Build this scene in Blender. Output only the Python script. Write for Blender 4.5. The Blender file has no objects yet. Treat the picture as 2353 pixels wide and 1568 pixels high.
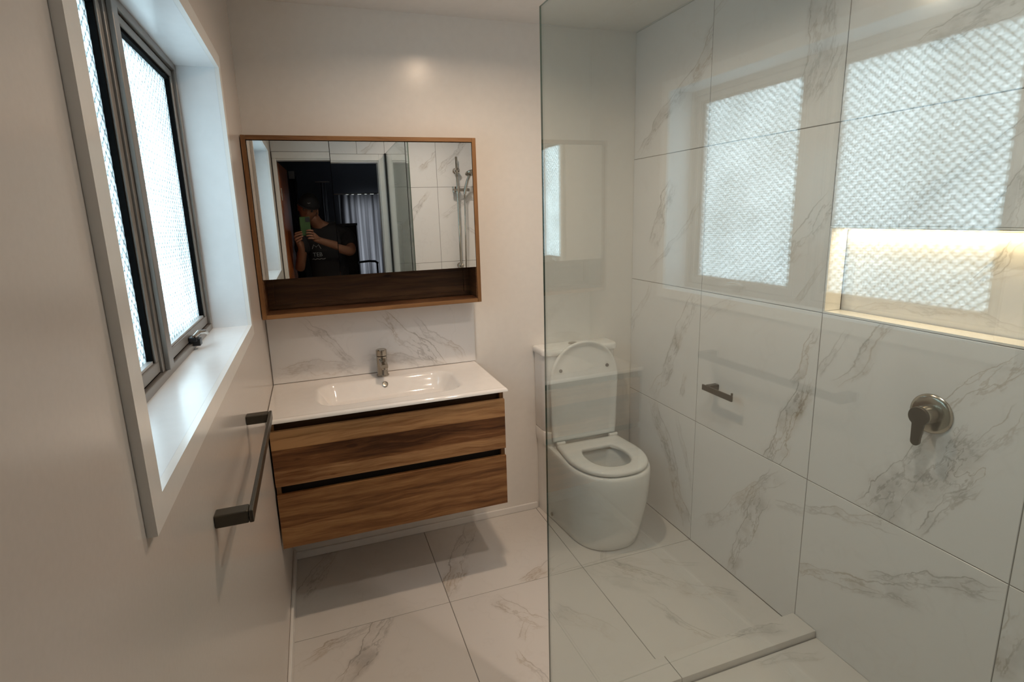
import bpy, bmesh, math, random
from mathutils import Vector, Matrix, Euler
random.seed(4)
S = bpy.context.scene
COL = S.collection
# ------------------------------------------------------------------ camera
cam_d = bpy.data.cameras.new('camera'); cam = bpy.data.objects.new('camera', cam_d); COL.objects.link(cam)
CAM = Vector((0.21471, -2.48077, 1.55603))
yaw, pitch, roll = 0.32603, -0.20875, -0.0321
fw = Vector((math.sin(yaw)*math.cos(pitch), math.cos(yaw)*math.cos(pitch), math.sin(pitch)))
r0 = Vector((math.cos(yaw), -math.sin(yaw), 0)); u0 = r0.cross(fw)
rt = r0*math.cos(roll)+u0*math.sin(roll); up = -r0*math.sin(roll)+u0*math.cos(roll)
M = Matrix((rt, up, -fw)).transposed().to_4x4(); M.translation = CAM
cam.matrix_world = M
cam_d.sensor_width = 36; cam_d.lens = 1251.176/2353*36
cam_d.shift_x = 27.15/2353; cam_d.shift_y = -27.81/2353
cam_d.clip_start = 0.003
S.camera = cam
# ------------------------------------------------------------------ world, lights, exposure
S.view_settings.view_transform = 'Standard'; S.view_settings.look = 'None'
S.view_settings.gamma = 1; S.view_settings.use_curve_mapping = False
S.view_settings.exposure = 0.0
S.cycles.use_denoising = True
S.cycles.max_bounces = 12; S.cycles.diffuse_bounces = 5; S.cycles.glossy_bounces = 6
S.cycles.transparent_max_bounces = 16; S.cycles.transmission_bounces = 6
S.cycles.sample_clamp_indirect = 6; S.cycles.caustics_reflective = False; S.cycles.caustics_refractive = False
w = bpy.data.worlds.new('overcast_sky'); S.world = w; w.use_nodes = True
w.node_tree.nodes['Background'].inputs[0].default_value = (0.81, 0.91, 1.0, 1)
w.node_tree.nodes['Background'].inputs[1].default_value = 8.2
W, N, H = 1.794, -2.26, 2.39
def light(name, kind, loc, rot, energy, color, **kw):
    d = bpy.data.lights.new(name, kind); d.energy = energy; d.color = color
    for k, v in kw.items(): setattr(d, k, v)
    o = bpy.data.objects.new(name, d); o.location = loc; o.rotation_euler = rot; COL.objects.link(o); return o
def portal(name, loc, rot, sx, sy):
    o = light(name, 'AREA', loc, rot, 1, (1, 1, 1), shape='RECTANGLE', size=sx, size_y=sy)
    o.data.cycles.is_portal = True; return o
portal('window_portal', (-0.165, -1.18, 1.615), (0, -math.pi/2, 0), 0.78, 1.16)
portal('bedroom_window_portal', (1.15, -5.69, 1.30), (math.pi/2, 0, 0), 0.9, 1.1)
DOWN = [(0.87, -0.76), (1.10, -1.62)]
WARM = (1.0, 0.75, 0.54)
for i, (x, y) in enumerate(DOWN):
    light('downlight_lamp', 'AREA', (x, y, H-0.006), (0, 0, 0), (8.0, 6.4)[i], (WARM, (1.0, 0.85, 0.72))[i], shape='DISK', size=0.065, spread=math.radians(158))
light('niche_lamp', 'AREA', (W+0.060, -1.447, 1.4715), (0, 0, 0), 1.0, (1.0, 0.70, 0.40), shape='RECTANGLE', size=0.008, size_y=0.58)
# ------------------------------------------------------------------ node helpers
def newmat(name):
    m = bpy.data.materials.new(name); m.use_nodes = True
    return m, m.node_tree, m.node_tree.nodes['Principled BSDF']
def mat(name, col, rough=0.5, metal=0.0, spec=None, bump=None, coat=0.0):
    m, t, p = newmat(name)
    p.inputs['Base Color'].default_value = (*col, 1); p.inputs['Roughness'].default_value = rough
    p.inputs['Metallic'].default_value = metal; p.inputs['Coat Weight'].default_value = coat
    if spec is not None: p.inputs['Specular IOR Level'].default_value = spec
    n = t.nodes.new('ShaderNodeTexNoise'); n.inputs['Scale'].default_value = bump[0] if bump else 30
    g = t.nodes.new('ShaderNodeNewGeometry'); t.links.new(g.outputs['Position'], n.inputs['Vector'])
    # faint procedural mottling of the colour
    mx = t.nodes.new('ShaderNodeMix'); mx.data_type = 'RGBA'
    mx.inputs[6].default_value = (*[c*0.96 for c in col], 1); mx.inputs[7].default_value = (*[min(1, c*1.03) for c in col], 1)
    t.links.new(n.outputs['Fac'], mx.inputs[0]); t.links.new(mx.outputs[2], p.inputs['Base Color'])
    if bump:
        b = t.nodes.new('ShaderNodeBump'); b.inputs['Strength'].default_value = bump[1]; b.inputs['Distance'].default_value = 0.001
        t.links.new(n.outputs['Fac'], b.inputs['Height']); t.links.new(b.outputs[0], p.inputs['Normal'])
    return m
def math_node(t, op, a, b=None, c=None):
    n = t.nodes.new('ShaderNodeMath'); n.operation = op
    for i, v in enumerate((a, b, c)):
        if v is None: continue
        if isinstance(v, (int, float)): n.inputs[i].default_value = v
        else: t.links.new(v, n.inputs[i])
    return n.outputs[0]
def noise(t, vec, scale, detail=2, rough=0.5):
    n = t.nodes.new('ShaderNodeTexNoise'); n.inputs['Scale'].default_value = scale
    n.inputs['Detail'].default_value = detail; n.inputs['Roughness'].default_value = rough
    t.links.new(vec, n.inputs['Vector']); return n.outputs['Fac']
def smooth(t, v, a, b):     # smoothstep, 0 at a, 1 at b
    n = t.nodes.new('ShaderNodeMapRange'); n.interpolation_type = 'SMOOTHSTEP'
    for i, x in ((0, v), (1, a), (2, b)):
        if isinstance(x, (int, float)): n.inputs[i].default_value = x
        else: t.links.new(x, n.inputs[i])
    n.inputs[3].default_value = 0; n.inputs[4].default_value = 1
    return n.outputs[0]
def combine(t, x, y, z):
    n = t.nodes.new('ShaderNodeCombineXYZ')
    for i, v in enumerate((x, y, z)):
        if isinstance(v, (int, float)): n.inputs[i].default_value = v
        else: t.links.new(v, n.inputs[i])
    return n.outputs[0]
# ---- marble vein band (node group)
G = bpy.data.node_groups.new('vein_band', 'ShaderNodeTree')
for nm, ty in (('Vec', 'NodeSocketVector'), ('Center', 'NodeSocketVector'), ('Angle', 'NodeSocketFloat'), ('HW', 'NodeSocketFloat'), ('HL', 'NodeSocketFloat'), ('Seed', 'NodeSocketFloat'), ('Str', 'NodeSocketFloat')):
    G.interface.new_socket(nm, in_out='INPUT', socket_type=ty)
G.interface.new_socket('Vein', in_out='OUTPUT', socket_type='NodeSocketFloat')
gi = G.nodes.new('NodeGroupInput'); go = G.nodes.new('NodeGroupOutput')
rot = G.nodes.new('ShaderNodeVectorRotate'); rot.rotation_type = 'Z_AXIS'
G.links.new(gi.outputs['Vec'], rot.inputs['Vector']); G.links.new(gi.outputs['Center'], rot.inputs['Center'])
G.links.new(math_node(G, 'MULTIPLY', gi.outputs['Angle'], -1.0), rot.inputs['Angle'])
sb = G.nodes.new('ShaderNodeVectorMath'); sb.operation = 'SUBTRACT'
G.links.new(rot.outputs[0], sb.inputs[0]); G.links.new(gi.outputs['Center'], sb.inputs[1])
sp = G.nodes.new('ShaderNodeSeparateXYZ'); G.links.new(sb.outputs[0], sp.inputs[0])
X, Y = sp.outputs[0], sp.outputs[1]; HWo, HLo, SEED = gi.outputs['HW'], gi.outputs['HL'], gi.outputs['Seed']
sv = combine(G, X, Y, SEED); sv2 = combine(G, math_node(G, 'MULTIPLY', X, 0.35), Y, math_node(G, 'ADD', SEED, 7.3))
n1 = math_node(G, 'SUBTRACT', noise(G, sv, 4.0, 2), 0.5)
n2 = math_node(G, 'SUBTRACT', noise(G, sv, 17.0, 4, 0.6), 0.5)
y1 = math_node(G, 'MULTIPLY_ADD', n1, 0.13, Y); y2 = math_node(G, 'MULTIPLY_ADD', n2, 0.035, y1)
ay = math_node(G, 'ABSOLUTE', y2)
core = smooth(G, ay, HWo, math_node(G, 'MULTIPLY', HWo, 0.35))
xe = math_node(G, 'MULTIPLY_ADD', n1, 0.08, math_node(G, 'ABSOLUTE', X))
endf = smooth(G, xe, math_node(G, 'MULTIPLY', HLo, 1.25), math_node(G, 'MULTIPLY', HLo, 0.75))
thin = math_node(G, 'MULTIPLY_ADD', noise(G, sv, 9.0, 2), 0.008, -0.0008)
lineA = smooth(G, math_node(G, 'ABSOLUTE', math_node(G, 'SUBTRACT', y2, math_node(G, 'MULTIPLY', HWo, 0.62))), thin, 0.0)
yb = math_node(G, 'MULTIPLY_ADD', math_node(G, 'SUBTRACT', noise(G, sv2, 13.0, 4, 0.6), 0.5), math_node(G, 'MULTIPLY', HWo, 2.6), math_node(G, 'MULTIPLY_ADD', n2, 0.03, y1))
lineB = smooth(G, math_node(G, 'ABSOLUTE', math_node(G, 'ADD', yb, math_node(G, 'MULTIPLY', HWo, 0.35))), thin, 0.0)
rg = math_node(G, 'ABSOLUTE', math_node(G, 'SUBTRACT', noise(G, sv2, 16.0, 5, 0.6), 0.5))
ridge = math_node(G, 'MULTIPLY', smooth(G, rg, 0.03, 0.0), core)
fill = math_node(G, 'MULTIPLY', core, smooth(G, noise(G, sv, 7.0, 5, 0.65), 0.38, 0.72))
lines = math_node(G, 'MAXIMUM', math_node(G, 'MULTIPLY', lineA, 0.85), math_node(G, 'MAXIMUM', math_node(G, 'MULTIPLY', lineB, 0.65), math_node(G, 'MULTIPLY', ridge, 0.55)))
lines = math_node(G, 'MULTIPLY', lines, math_node(G, 'MULTIPLY_ADD', noise(G, sv, 6.0, 1), 1.0, 0.25))
tot = math_node(G, 'MULTIPLY', math_node(G, 'MULTIPLY', math_node(G, 'ADD', math_node(G, 'MULTIPLY', fill, 0.55), lines), endf), gi.outputs['Str'])
G.links.new(tot, go.inputs[0])
MARBLE_N = [0]
def marble(bands, plane, rough=0.16):
    MARBLE_N[0] += 1; seed = MARBLE_N[0]
    m, t, p = newmat('marble_tile_%02d' % seed)
    g = t.nodes.new('ShaderNodeNewGeometry'); s = t.nodes.new('ShaderNodeSeparateXYZ'); t.links.new(g.outputs['Position'], s.inputs[0])
    x, y, z = s.outputs
    vec = {'yz': lambda: combine(t, math_node(t, 'MULTIPLY', y, -1.0), z, 0.0), 'xy': lambda: combine(t, x, y, 0.0), 'xz': lambda: combine(t, x, z, 0.0)}[plane]()
    tot = None
    for k, (cx, cy, ang, hw, hl, st) in enumerate(bands):
        n = t.nodes.new('ShaderNodeGroup'); n.node_tree = G
        t.links.new(vec, n.inputs['Vec']); n.inputs['Center'].default_value = (cx, cy, 0)
        n.inputs['Angle'].default_value = math.radians(ang); n.inputs['HW'].default_value = hw; n.inputs['HL'].default_value = hl
        n.inputs['Seed'].default_value = seed*3.7+k*11.3; n.inputs['Str'].default_value = st*0.95
        tot = n.outputs[0] if tot is None else math_node(t, 'MAXIMUM', tot, n.outputs[0])
    sv = t.nodes.new('ShaderNodeVectorMath'); sv.operation = 'ADD'; t.links.new(g.outputs['Position'], sv.inputs[0]); sv.inputs[1].default_value = (seed*2.1, seed*1.3, 0)
    cl = noise(t, sv.outputs[0], 2.6, 4, 0.6)
    faint = math_node(t, 'MULTIPLY', smooth(t, math_node(t, 'ABSOLUTE', math_node(t, 'SUBTRACT', cl, 0.5)), 0.012, 0.0), 0.045)
    tot = math_node(t, 'ADD', math_node(t, 'ADD', tot, faint) if tot is not None else faint, math_node(t, 'MULTIPLY', smooth(t, cl, 0.55, 0.8), 0.10))
    vc = t.nodes.new('ShaderNodeMix'); vc.data_type = 'RGBA'   # grey to tan veins
    vc.inputs[6].default_value = (0.28, 0.262, 0.245, 1); vc.inputs[7].default_value = (0.38, 0.30, 0.215, 1)
    t.links.new(smooth(t, noise(t, sv.outputs[0], 5.0, 1), 0.45, 0.65), vc.inputs[0])
    mx = t.nodes.new('ShaderNodeMix'); mx.data_type = 'RGBA'; mx.inputs[6].default_value = (0.665, 0.64, 0.61, 1) if plane == 'xy' else (0.80, 0.79, 0.785, 1)
    mx.clamp_factor = True
    t.links.new(tot, mx.inputs[0]); t.links.new(vc.outputs[2], mx.inputs[7]); t.links.new(mx.outputs[2], p.inputs['Base Color'])
    p.inputs['Roughness'].default_value = rough; p.inputs['Specular IOR Level'].default_value = 0.35
    return m
def wood(name, light, mid, dark, grain='x', bands=None, rough=0.42):
    m, t, p = newmat(name)
    g = t.nodes.new('ShaderNodeNewGeometry'); s = t.nodes.new('ShaderNodeSeparateXYZ'); t.links.new(g.outputs['Position'], s.inputs[0])
    x, y, z = s.outputs
    if grain == 'z': x, z = z, x
    wob = math_node(t, 'SUBTRACT', noise(t, combine(t, math_node(t, 'MULTIPLY', x, 2.2), y, math_node(t, 'MULTIPLY', z, 6.0)), 1.0, 3), 0.5)
    zz = math_node(t, 'MULTIPLY_ADD', wob, 0.08, z)
    v = combine(t, math_node(t, 'MULTIPLY', x, 3.0), math_node(t, 'MULTIPLY', y, 3.0), math_node(t, 'MULTIPLY', zz, 46.0))
    a = noise(t, v, 1.0, 6, 0.65)
    fine = noise(t, combine(t, math_node(t, 'MULTIPLY', x, 14.0), y, math_node(t, 'MULTIPLY', zz, 420.0)), 1.0, 2)
    big = noise(t, combine(t, math_node(t, 'MULTIPLY', x, 1.6), 3.3, math_node(t, 'MULTIPLY', z, 8.0)), 1.0, 2)
    val = math_node(t, 'ADD', math_node(t, 'MULTIPLY', a, 0.62), math_node(t, 'ADD', math_node(t, 'MULTIPLY', fine, 0.16), math_node(t, 'MULTIPLY', big, 0.32)))
    for (z0, z1, add, slope) in (bands or []):   # printed boards: (from z, to z, brightness, slant)
        ze = math_node(t, 'MULTIPLY_ADD', x, -slope, z)
        b = math_node(t, 'MULTIPLY', smooth(t, ze, z0-0.0015, z0+0.0015), smooth(t, ze, z1+0.0015, z1-0.0015))
        val = math_node(t, 'MULTIPLY_ADD', b, add, val)
    # cross figure and a few knots
    vo = t.nodes.new('ShaderNodeTexVoronoi'); vo.inputs['Scale'].default_value = 1.0; vo.inputs['Randomness'].default_value = 1.0
    t.links.new(combine(t, math_node(t, 'MULTIPLY', x, 5.0), 0.5, math_node(t, 'MULTIPLY', z, 15.0)), vo.inputs['Vector'])
    val = math_node(t, 'MULTIPLY_ADD', smooth(t, vo.outputs['Distance'], 0.13, 0.02), -0.22, val)
    r = t.nodes.new('ShaderNodeValToRGB'); e = r.color_ramp.elements
    e[0].position = 0.40; e[0].color = (*dark, 1); e[1].position = 0.76; e[1].color = (*light, 1)
    q = e.new(0.56); q.color = (*mid, 1)
    t.links.new(val, r.inputs[0]); t.links.new(r.outputs[0], p.inputs['Base Color'])
    p.inputs['Roughness'].default_value = rough; p.inputs['Specular IOR Level'].default_value = 0.3
    return m
# ------------------------------------------------------------------ materials
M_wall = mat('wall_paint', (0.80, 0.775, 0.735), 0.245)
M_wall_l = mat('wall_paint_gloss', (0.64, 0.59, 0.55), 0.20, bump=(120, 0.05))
M_ceil = mat('ceiling_paint', (0.78, 0.76, 0.73), 0.75)
M_trim = mat('trim_enamel', (0.82, 0.81, 0.79), 0.16)
M_reveal = mat('reveal_enamel', (0.80, 0.82, 0.84), 0.22)
M_grout = mat('grout', (0.20, 0.19, 0.18), 0.9)
M_cer = mat('ceramic', (0.84, 0.84, 0.82), 0.05, spec=0.6, coat=0.3)
M_basin = mat('basin_ceramic', (0.88, 0.85, 0.82), 0.06, spec=0.6, coat=0.3)
M_seat = mat('seat_plastic', (0.82, 0.82, 0.80), 0.16)
M_gun = mat('brushed_gunmetal', (0.085, 0.074, 0.058), 0.33, 0.7)
M_nick = mat('brushed_nickel', (0.42, 0.385, 0.33), 0.20, 0.95)
M_chrome = mat('chrome', (0.50, 0.47, 0.43), 0.10, 1.0)
M_alu = mat('window_aluminium', (0.27, 0.245, 0.22), 0.38, 0.55)
M_bead = mat('window_bead', (0.45, 0.44, 0.43), 0.35, 0.4)
M_blk = mat('black_rubber', (0.004, 0.004, 0.004), 0.9, spec=0.05)
M_dark = mat('dark_recess', (0.02, 0.014, 0.01), 0.6)
M_sil = mat('silicone', (0.70, 0.70, 0.67), 0.5)
M_oak = wood('cabinet_oak', (0.34, 0.18, 0.078), (0.23, 0.115, 0.046), (0.13, 0.058, 0.021))
M_oak_z = wood('cabinet_oak_upright', (0.34, 0.18, 0.078), (0.23, 0.115, 0.046), (0.13, 0.058, 0.021), grain='z')
M_wal = wood('cabinet_walnut', (0.165, 0.08, 0.034), (0.085, 0.036, 0.014), (0.035, 0.013, 0.006))
M_d1 = wood('drawer_wood_upper', (0.45, 0.25, 0.112), (0.18, 0.074, 0.026), (0.055, 0.020, 0.007),
            bands=[(0.738, 0.83, 0.16, -0.004), (0.655, 0.738, -0.07, -0.004), (0.50, 0.640, 0.10, 0.012)])
M_d2 = wood('drawer_wood_lower', (0.39, 0.205, 0.082), (0.19, 0.081, 0.028), (0.062, 0.024, 0.008),
            bands=[(0.30, 0.425, 0.09, 0.06), (0.47, 0.60, 0.05, 0.05)])
M_rail = wood('vanity_rail', (0.10, 0.05, 0.022), (0.055, 0.026, 0.011), (0.022, 0.009, 0.004))
M_door = wood('timber_door', (0.50, 0.17, 0.05), (0.34, 0.10, 0.028), (0.16, 0.04, 0.012), grain='z', rough=0.3)
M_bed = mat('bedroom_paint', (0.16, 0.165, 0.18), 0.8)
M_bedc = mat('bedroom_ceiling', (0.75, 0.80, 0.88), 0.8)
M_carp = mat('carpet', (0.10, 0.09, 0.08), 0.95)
M_black = mat('black_plastic', (0.012, 0.012, 0.014), 0.35)
M_skin = mat('skin', (0.25, 0.115, 0.068), 0.5)
M_lip = mat('lip', (0.35, 0.12, 0.09), 0.5)
M_eye = mat('eye', (0.12, 0.10, 0.09), 0.4)
M_tee = mat('black_tshirt', (0.012, 0.012, 0.015), 0.85)
M_trou = mat('dark_trousers', (0.03, 0.032, 0.04), 0.85)
M_cap = mat('black_cap', (0.007, 0.007, 0.009), 0.85)
M_print = mat('shirt_print', (0.25, 0.26, 0.27), 0.7)
M_case = mat('green_case', (0.030, 0.085, 0.016), 0.45)
M_pad = mat('grey_bumper', (0.10, 0.10, 0.095), 0.5)
M_bowl = mat('toilet_water', (0.42, 0.43, 0.43), 0.03)
def mirror_mat():
    m, t, p = newmat('mirror')
    p.inputs['Base Color'].default_value = (0.80, 0.82, 0.81, 1); p.inputs['Metallic'].default_value = 1; p.inputs['Roughness'].default_value = 0.0
    n = t.nodes.new('ShaderNodeTexNoise'); n.inputs['Scale'].default_value = 3; b = t.nodes.new('ShaderNodeBump'); b.inputs['Strength'].default_value = 0.003; b.inputs['Distance'].default_value = 0.001
    t.links.new(n.outputs['Fac'], b.inputs['Height']); t.links.new(b.outputs[0], p.inputs['Normal'])
    return m
M_mirror = mirror_mat()
def glass_mat(name, tint, ior, edge=False):
    m, t, p = newmat(name); t.nodes.remove(p); out = t.nodes['Material Output']
    fr = t.nodes.new('ShaderNodeFresnel'); g = t.nodes.new('ShaderNodeNewGeometry')
    i = t.nodes.new('ShaderNodeMix'); i.inputs[2].default_value = ior; i.inputs[3].default_value = 1/ior
    t.links.new(g.outputs['Backfacing'], i.inputs[0]); t.links.new(i.outputs[0], fr.inputs['IOR'])
    tr = t.nodes.new('ShaderNodeBsdfTransparent'); tr.inputs[0].default_value = (*tint, 1)
    gl = t.nodes.new('ShaderNodeBsdfGlossy'); gl.inputs['Roughness'].default_value = 0.0; gl.inputs[0].default_value = (1, 1, 1, 1)
    mx = t.nodes.new('ShaderNodeMixShader'); t.links.new(fr.outputs[0], mx.inputs[0]); t.links.new(tr.outputs[0], mx.inputs[1]); t.links.new(gl.outputs[0], mx.inputs[2])
    t.links.new(mx.outputs[0], out.inputs[0]); return m
M_glass = glass_mat('shower_glass', (0.885, 0.938, 0.932), 1.82)
M_gedge = mat('glass_edge', (0.06, 0.10, 0.08), 0.15)
def obscure_mat():
    m, t, p = newmat('patterned_glass'); t.nodes.remove(p); out = t.nodes['Material Output']
    g = t.nodes.new('ShaderNodeNewGeometry'); s = t.nodes.new('ShaderNodeSeparateXYZ'); t.links.new(g.outputs['Position'], s.inputs[0])
    y, z = s.outputs[1], s.outputs[2]
    def sn(v, f, ph=0.0): return math_node(t, 'SINE', math_node(t, 'MULTIPLY_ADD', v, f, ph))
    a = math_node(t, 'ADD', y, z); b = math_node(t, 'SUBTRACT', y, z)
    k = 2*math.pi/0.050
    lat = math_node(t, 'ABSOLUTE', math_node(t, 'MULTIPLY', sn(a, k), sn(b, k)))
    ros = math_node(t, 'MULTIPLY', sn(y, k*1.0), sn(z, k*2.0))
    tiny = math_node(t, 'MULTIPLY', sn(a, k*3.1), sn(b, k*2.9))
    nz = noise(t, g.outputs['Position'], 160, 2)
    cl = noise(t, g.outputs['Position'], 5, 2)
    v = math_node(t, 'ADD', math_node(t, 'ADD', math_node(t, 'MULTIPLY', smooth(t, lat, 0.0, 0.35), 0.36), math_node(t, 'MULTIPLY', ros, 0.07)), math_node(t, 'ADD', math_node(t, 'MULTIPLY', tiny, 0.13), math_node(t, 'ADD', math_node(t, 'MULTIPLY', nz, 0.40), math_node(t, 'MULTIPLY', cl, 0.25))))
    r = t.nodes.new('ShaderNodeValToRGB'); e = r.color_ramp.elements
    e[0].position = 0.24; e[0].color = (0.09, 0.12, 0.122, 1); e[1].position = 0.90; e[1].color = (0.97, 1.0, 1.0, 1)
    q = e.new(0.55); q.color = (0.45, 0.52, 0.53, 1)
    t.links.new(v, r.inputs[0])
    tl = t.nodes.new('ShaderNodeBsdfTranslucent'); tr = t.nodes.new('ShaderNodeBsdfTransparent')
    bmp = t.nodes.new('ShaderNodeBump'); bmp.inputs['Strength'].default_value = 0.6; bmp.inputs['Distance'].default_value = 0.002
    t.links.new(v, bmp.inputs['Height']); t.links.new(bmp.outputs[0], tl.inputs['Normal'])
    t.links.new(r.outputs[0], tl.inputs[0]); t.links.new(r.outputs[0], tr.inputs[0])
    mx = t.nodes.new('ShaderNodeMixShader'); mx.inputs[0].default_value = 0.5
    t.links.new(tl.outputs[0], mx.inputs[1]); t.links.new(tr.outputs[0], mx.inputs[2])
    gl = t.nodes.new('ShaderNodeBsdfGlossy'); gl.inputs['Roughness'].default_value = 0.25; t.links.new(bmp.outputs[0], gl.inputs['Normal'])
    m2 = t.nodes.new('ShaderNodeMixShader'); m2.inputs[0].default_value = 0.04
    t.links.new(mx.outputs[0], m2.inputs[1]); t.links.new(gl.outputs[0], m2.inputs[2]); t.links.new(m2.outputs[0], out.inputs[0])
    return m
M_obs = obscure_mat()
def emit(name, col, st):
    m, t, p = newmat(name); p.inputs['Base Color'].default_value = (*col, 1)
    p.inputs['Emission Color'].default_value = (*col, 1); p.inputs['Emission Strength'].default_value = st; return m
M_lens = emit('lamp_lens', WARM, 6.0); M_led = emit('led_diffuser', (1.0, 0.68, 0.30), 5.0)
def curtain_mat():
    m, t, p = newmat('curtain_cloth'); t.nodes.remove(p); out = t.nodes['Material Output']
    d = t.nodes.new('ShaderNodeBsdfDiffuse'); tl = t.nodes.new('ShaderNodeBsdfTranslucent')
    g = t.nodes.new('ShaderNodeNewGeometry'); s = t.nodes.new('ShaderNodeSeparateXYZ'); t.links.new(g.outputs['Position'], s.inputs[0])
    nz = noise(t, combine(t, math_node(t, 'MULTIPLY', s.outputs[0], 26.0), 0.0, math_node(t, 'MULTIPLY', s.outputs[2], 0.4)), 1.0, 2)
    r = t.nodes.new('ShaderNodeValToRGB'); e = r.color_ramp.elements
    e[0].position = 0.3; e[0].color = (0.012, 0.011, 0.012, 1); e[1].position = 0.72; e[1].color = (0.20, 0.19, 0.20, 1)
    t.links.new(nz, r.inputs[0]); t.links.new(r.outputs[0], tl.inputs[0]); d.inputs[0].default_value = (0.22, 0.21, 0.22, 1)
    mx = t.nodes.new('ShaderNodeMixShader'); mx.inputs[0].default_value = 0.5
    t.links.new(d.outputs[0], mx.inputs[1]); t.links.new(tl.outputs[0], mx.inputs[2]); t.links.new(mx.outputs[0], out.inputs[0]); return m
M_curt = curtain_mat()
# ------------------------------------------------------------------ object helpers
def wloc(o):
    v = Vector((0, 0, 0))
    while o is not None: v += o.location; o = o.parent
    return v
def root(name, loc, label=None, cat=None, group=None, kind=None):
    o = bpy.data.objects.new(name, None); o.location = loc; o.empty_display_size = 0.05; COL.objects.link(o)
    return tag(o, label, cat, group, kind)
def tag(o, label=None, cat=None, group=None, kind=None):
    for k, v in (('label', label), ('category', cat), ('group', group), ('kind', kind)):
        if v: o[k] = v
    return o
def link(name, bm, m, parent=None, smooth_a=None, bevel=None, label=None, loc=None):
    off = wloc(parent) if parent is not None else Vector((0, 0, 0))
    me = bpy.data.meshes.new(name)
    base = Vector(loc) if loc is not None else (off if parent is not None else Vector((0, 0, 0)))
    bmesh.ops.translate(bm, verts=bm.verts, vec=-base)
    bmesh.ops.recalc_face_normals(bm, faces=bm.faces)
    bm.to_mesh(me); bm.free(); me.materials.append(m)
    o = bpy.data.objects.new(name, me); COL.objects.link(o)
    o.location = base - off
    if parent is not None: o.parent = parent
    if bevel:
        b = o.modifiers.new('bevel', 'BEVEL'); b.width = bevel; b.segments = 3; b.limit_method = 'ANGLE'; b.angle_limit = math.radians(40)
        smooth_a = smooth_a or 40
    if smooth_a:
        for p in me.polygons: p.use_smooth = True
        try:
            me.set_sharp_from_angle(angle=math.radians(smooth_a))
        except Exception: pass
    if label: o['label'] = label
    return o
def bx(bm, x0, x1, y0, y1, z0, z1):
    vs = [bm.verts.new((x, y, z)) for x in (min(x0, x1), max(x0, x1)) for y in (min(y0, y1), max(y0, y1)) for z in (min(z0, z1), max(z0, z1))]
    for f in ((0, 1, 3, 2), (4, 6, 7, 5), (0, 4, 5, 1), (2, 3, 7, 6), (0, 2, 6, 4), (1, 5, 7, 3)): bm.faces.new([vs[i] for i in f])
def box(name, b, m, parent=None, bevel=None, **k):
    bm = bmesh.new()
    for q in (b if isinstance(b[0], (tuple, list)) else [b]): bx(bm, *q)
    return link(name, bm, m, parent, bevel=bevel, **k)
def cyl(bm, p0, p1, r0, r1=None, seg=32, cap=True):
    r1 = r0 if r1 is None else r1; p0, p1 = Vector(p0), Vector(p1); d = (p1-p0).normalized()
    a = d.orthogonal().normalized(); b = d.cross(a)
    R0 = [bm.verts.new(p0+(a*math.cos(t)+b*math.sin(t))*r0) for t in [2*math.pi*i/seg for i in range(seg)]]
    R1 = [bm.verts.new(p1+(a*math.cos(t)+b*math.sin(t))*r1) for t in [2*math.pi*i/seg for i in range(seg)]]
    for i in range(seg): bm.faces.new((R0[i], R0[(i+1) % seg], R1[(i+1) % seg], R1[i]))
    if cap: bm.faces.new(R0); bm.faces.new(R1)
def lathe(bm, c, axis, prof, seg=40):     # prof: (distance along axis, radius)
    c = Vector(c); d = Vector(axis).normalized(); a = d.orthogonal().normalized(); b = d.cross(a); rings = []
    for (h, r) in prof:
        rings.append([bm.verts.new(c+d*h+(a*math.cos(t)+b*math.sin(t))*max(r, 1e-5)) for t in [2*math.pi*i/seg for i in range(seg)]])
    for A, B in zip(rings, rings[1:]):
        for i in range(seg): bm.faces.new((A[i], A[(i+1) % seg], B[(i+1) % seg], B[i]))
    bm.faces.new(rings[0]); bm.faces.new(rings[-1])
def tube(bm, pts, r, seg=10):
    pts = [Vector(p) for p in pts]; rings = []; a = None
    for i, p in enumerate(pts):
        d = (pts[min(i+1, len(pts)-1)]-pts[max(i-1, 0)]).normalized()
        a = d.orthogonal().normalized() if a is None else (a-d*a.dot(d)).normalized(); b = d.cross(a)
        rr = r[i] if isinstance(r, (list, tuple)) else r
        rings.append([bm.verts.new(p+(a*math.cos(t)+b*math.sin(t))*rr) for t in [2*math.pi*k/seg for k in range(seg)]])
    for A, B in zip(rings, rings[1:]):
        for i in range(seg): bm.faces.new((A[i], A[(i+1) % seg], B[(i+1) % seg], B[i]))
    bm.faces.new(rings[0]); bm.faces.new(rings[-1])
def loft(bm, rings, cap0=True, cap1=True):
    R = [[bm.verts.new(p) for p in r] for r in rings]; n = len(R[0])
    for A, B in zip(R, R[1:]):
        for i in range(n): bm.faces.new((A[i], A[(i+1) % n], B[(i+1) % n], B[i]))
    if cap0: bm.faces.new(R[0])
    if cap1: bm.faces.new(R[-1])
    return R
def frame_ring(bm, x0, x1, ya, yb, za, zb, w, wt=None, wb=None):   # rectangular ring in the yz plane
    wt = w if wt is None else wt; wb = w if wb is None else wb
    bx(bm, x0, x1, ya, yb, za, za+wb); bx(bm, x0, x1, ya, yb, zb-wt, zb)
    bx(bm, x0, x1, ya, ya+w, za+wb, zb-wt); bx(bm, x0, x1, yb-w, yb, za+wb, zb-wt)
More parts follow.
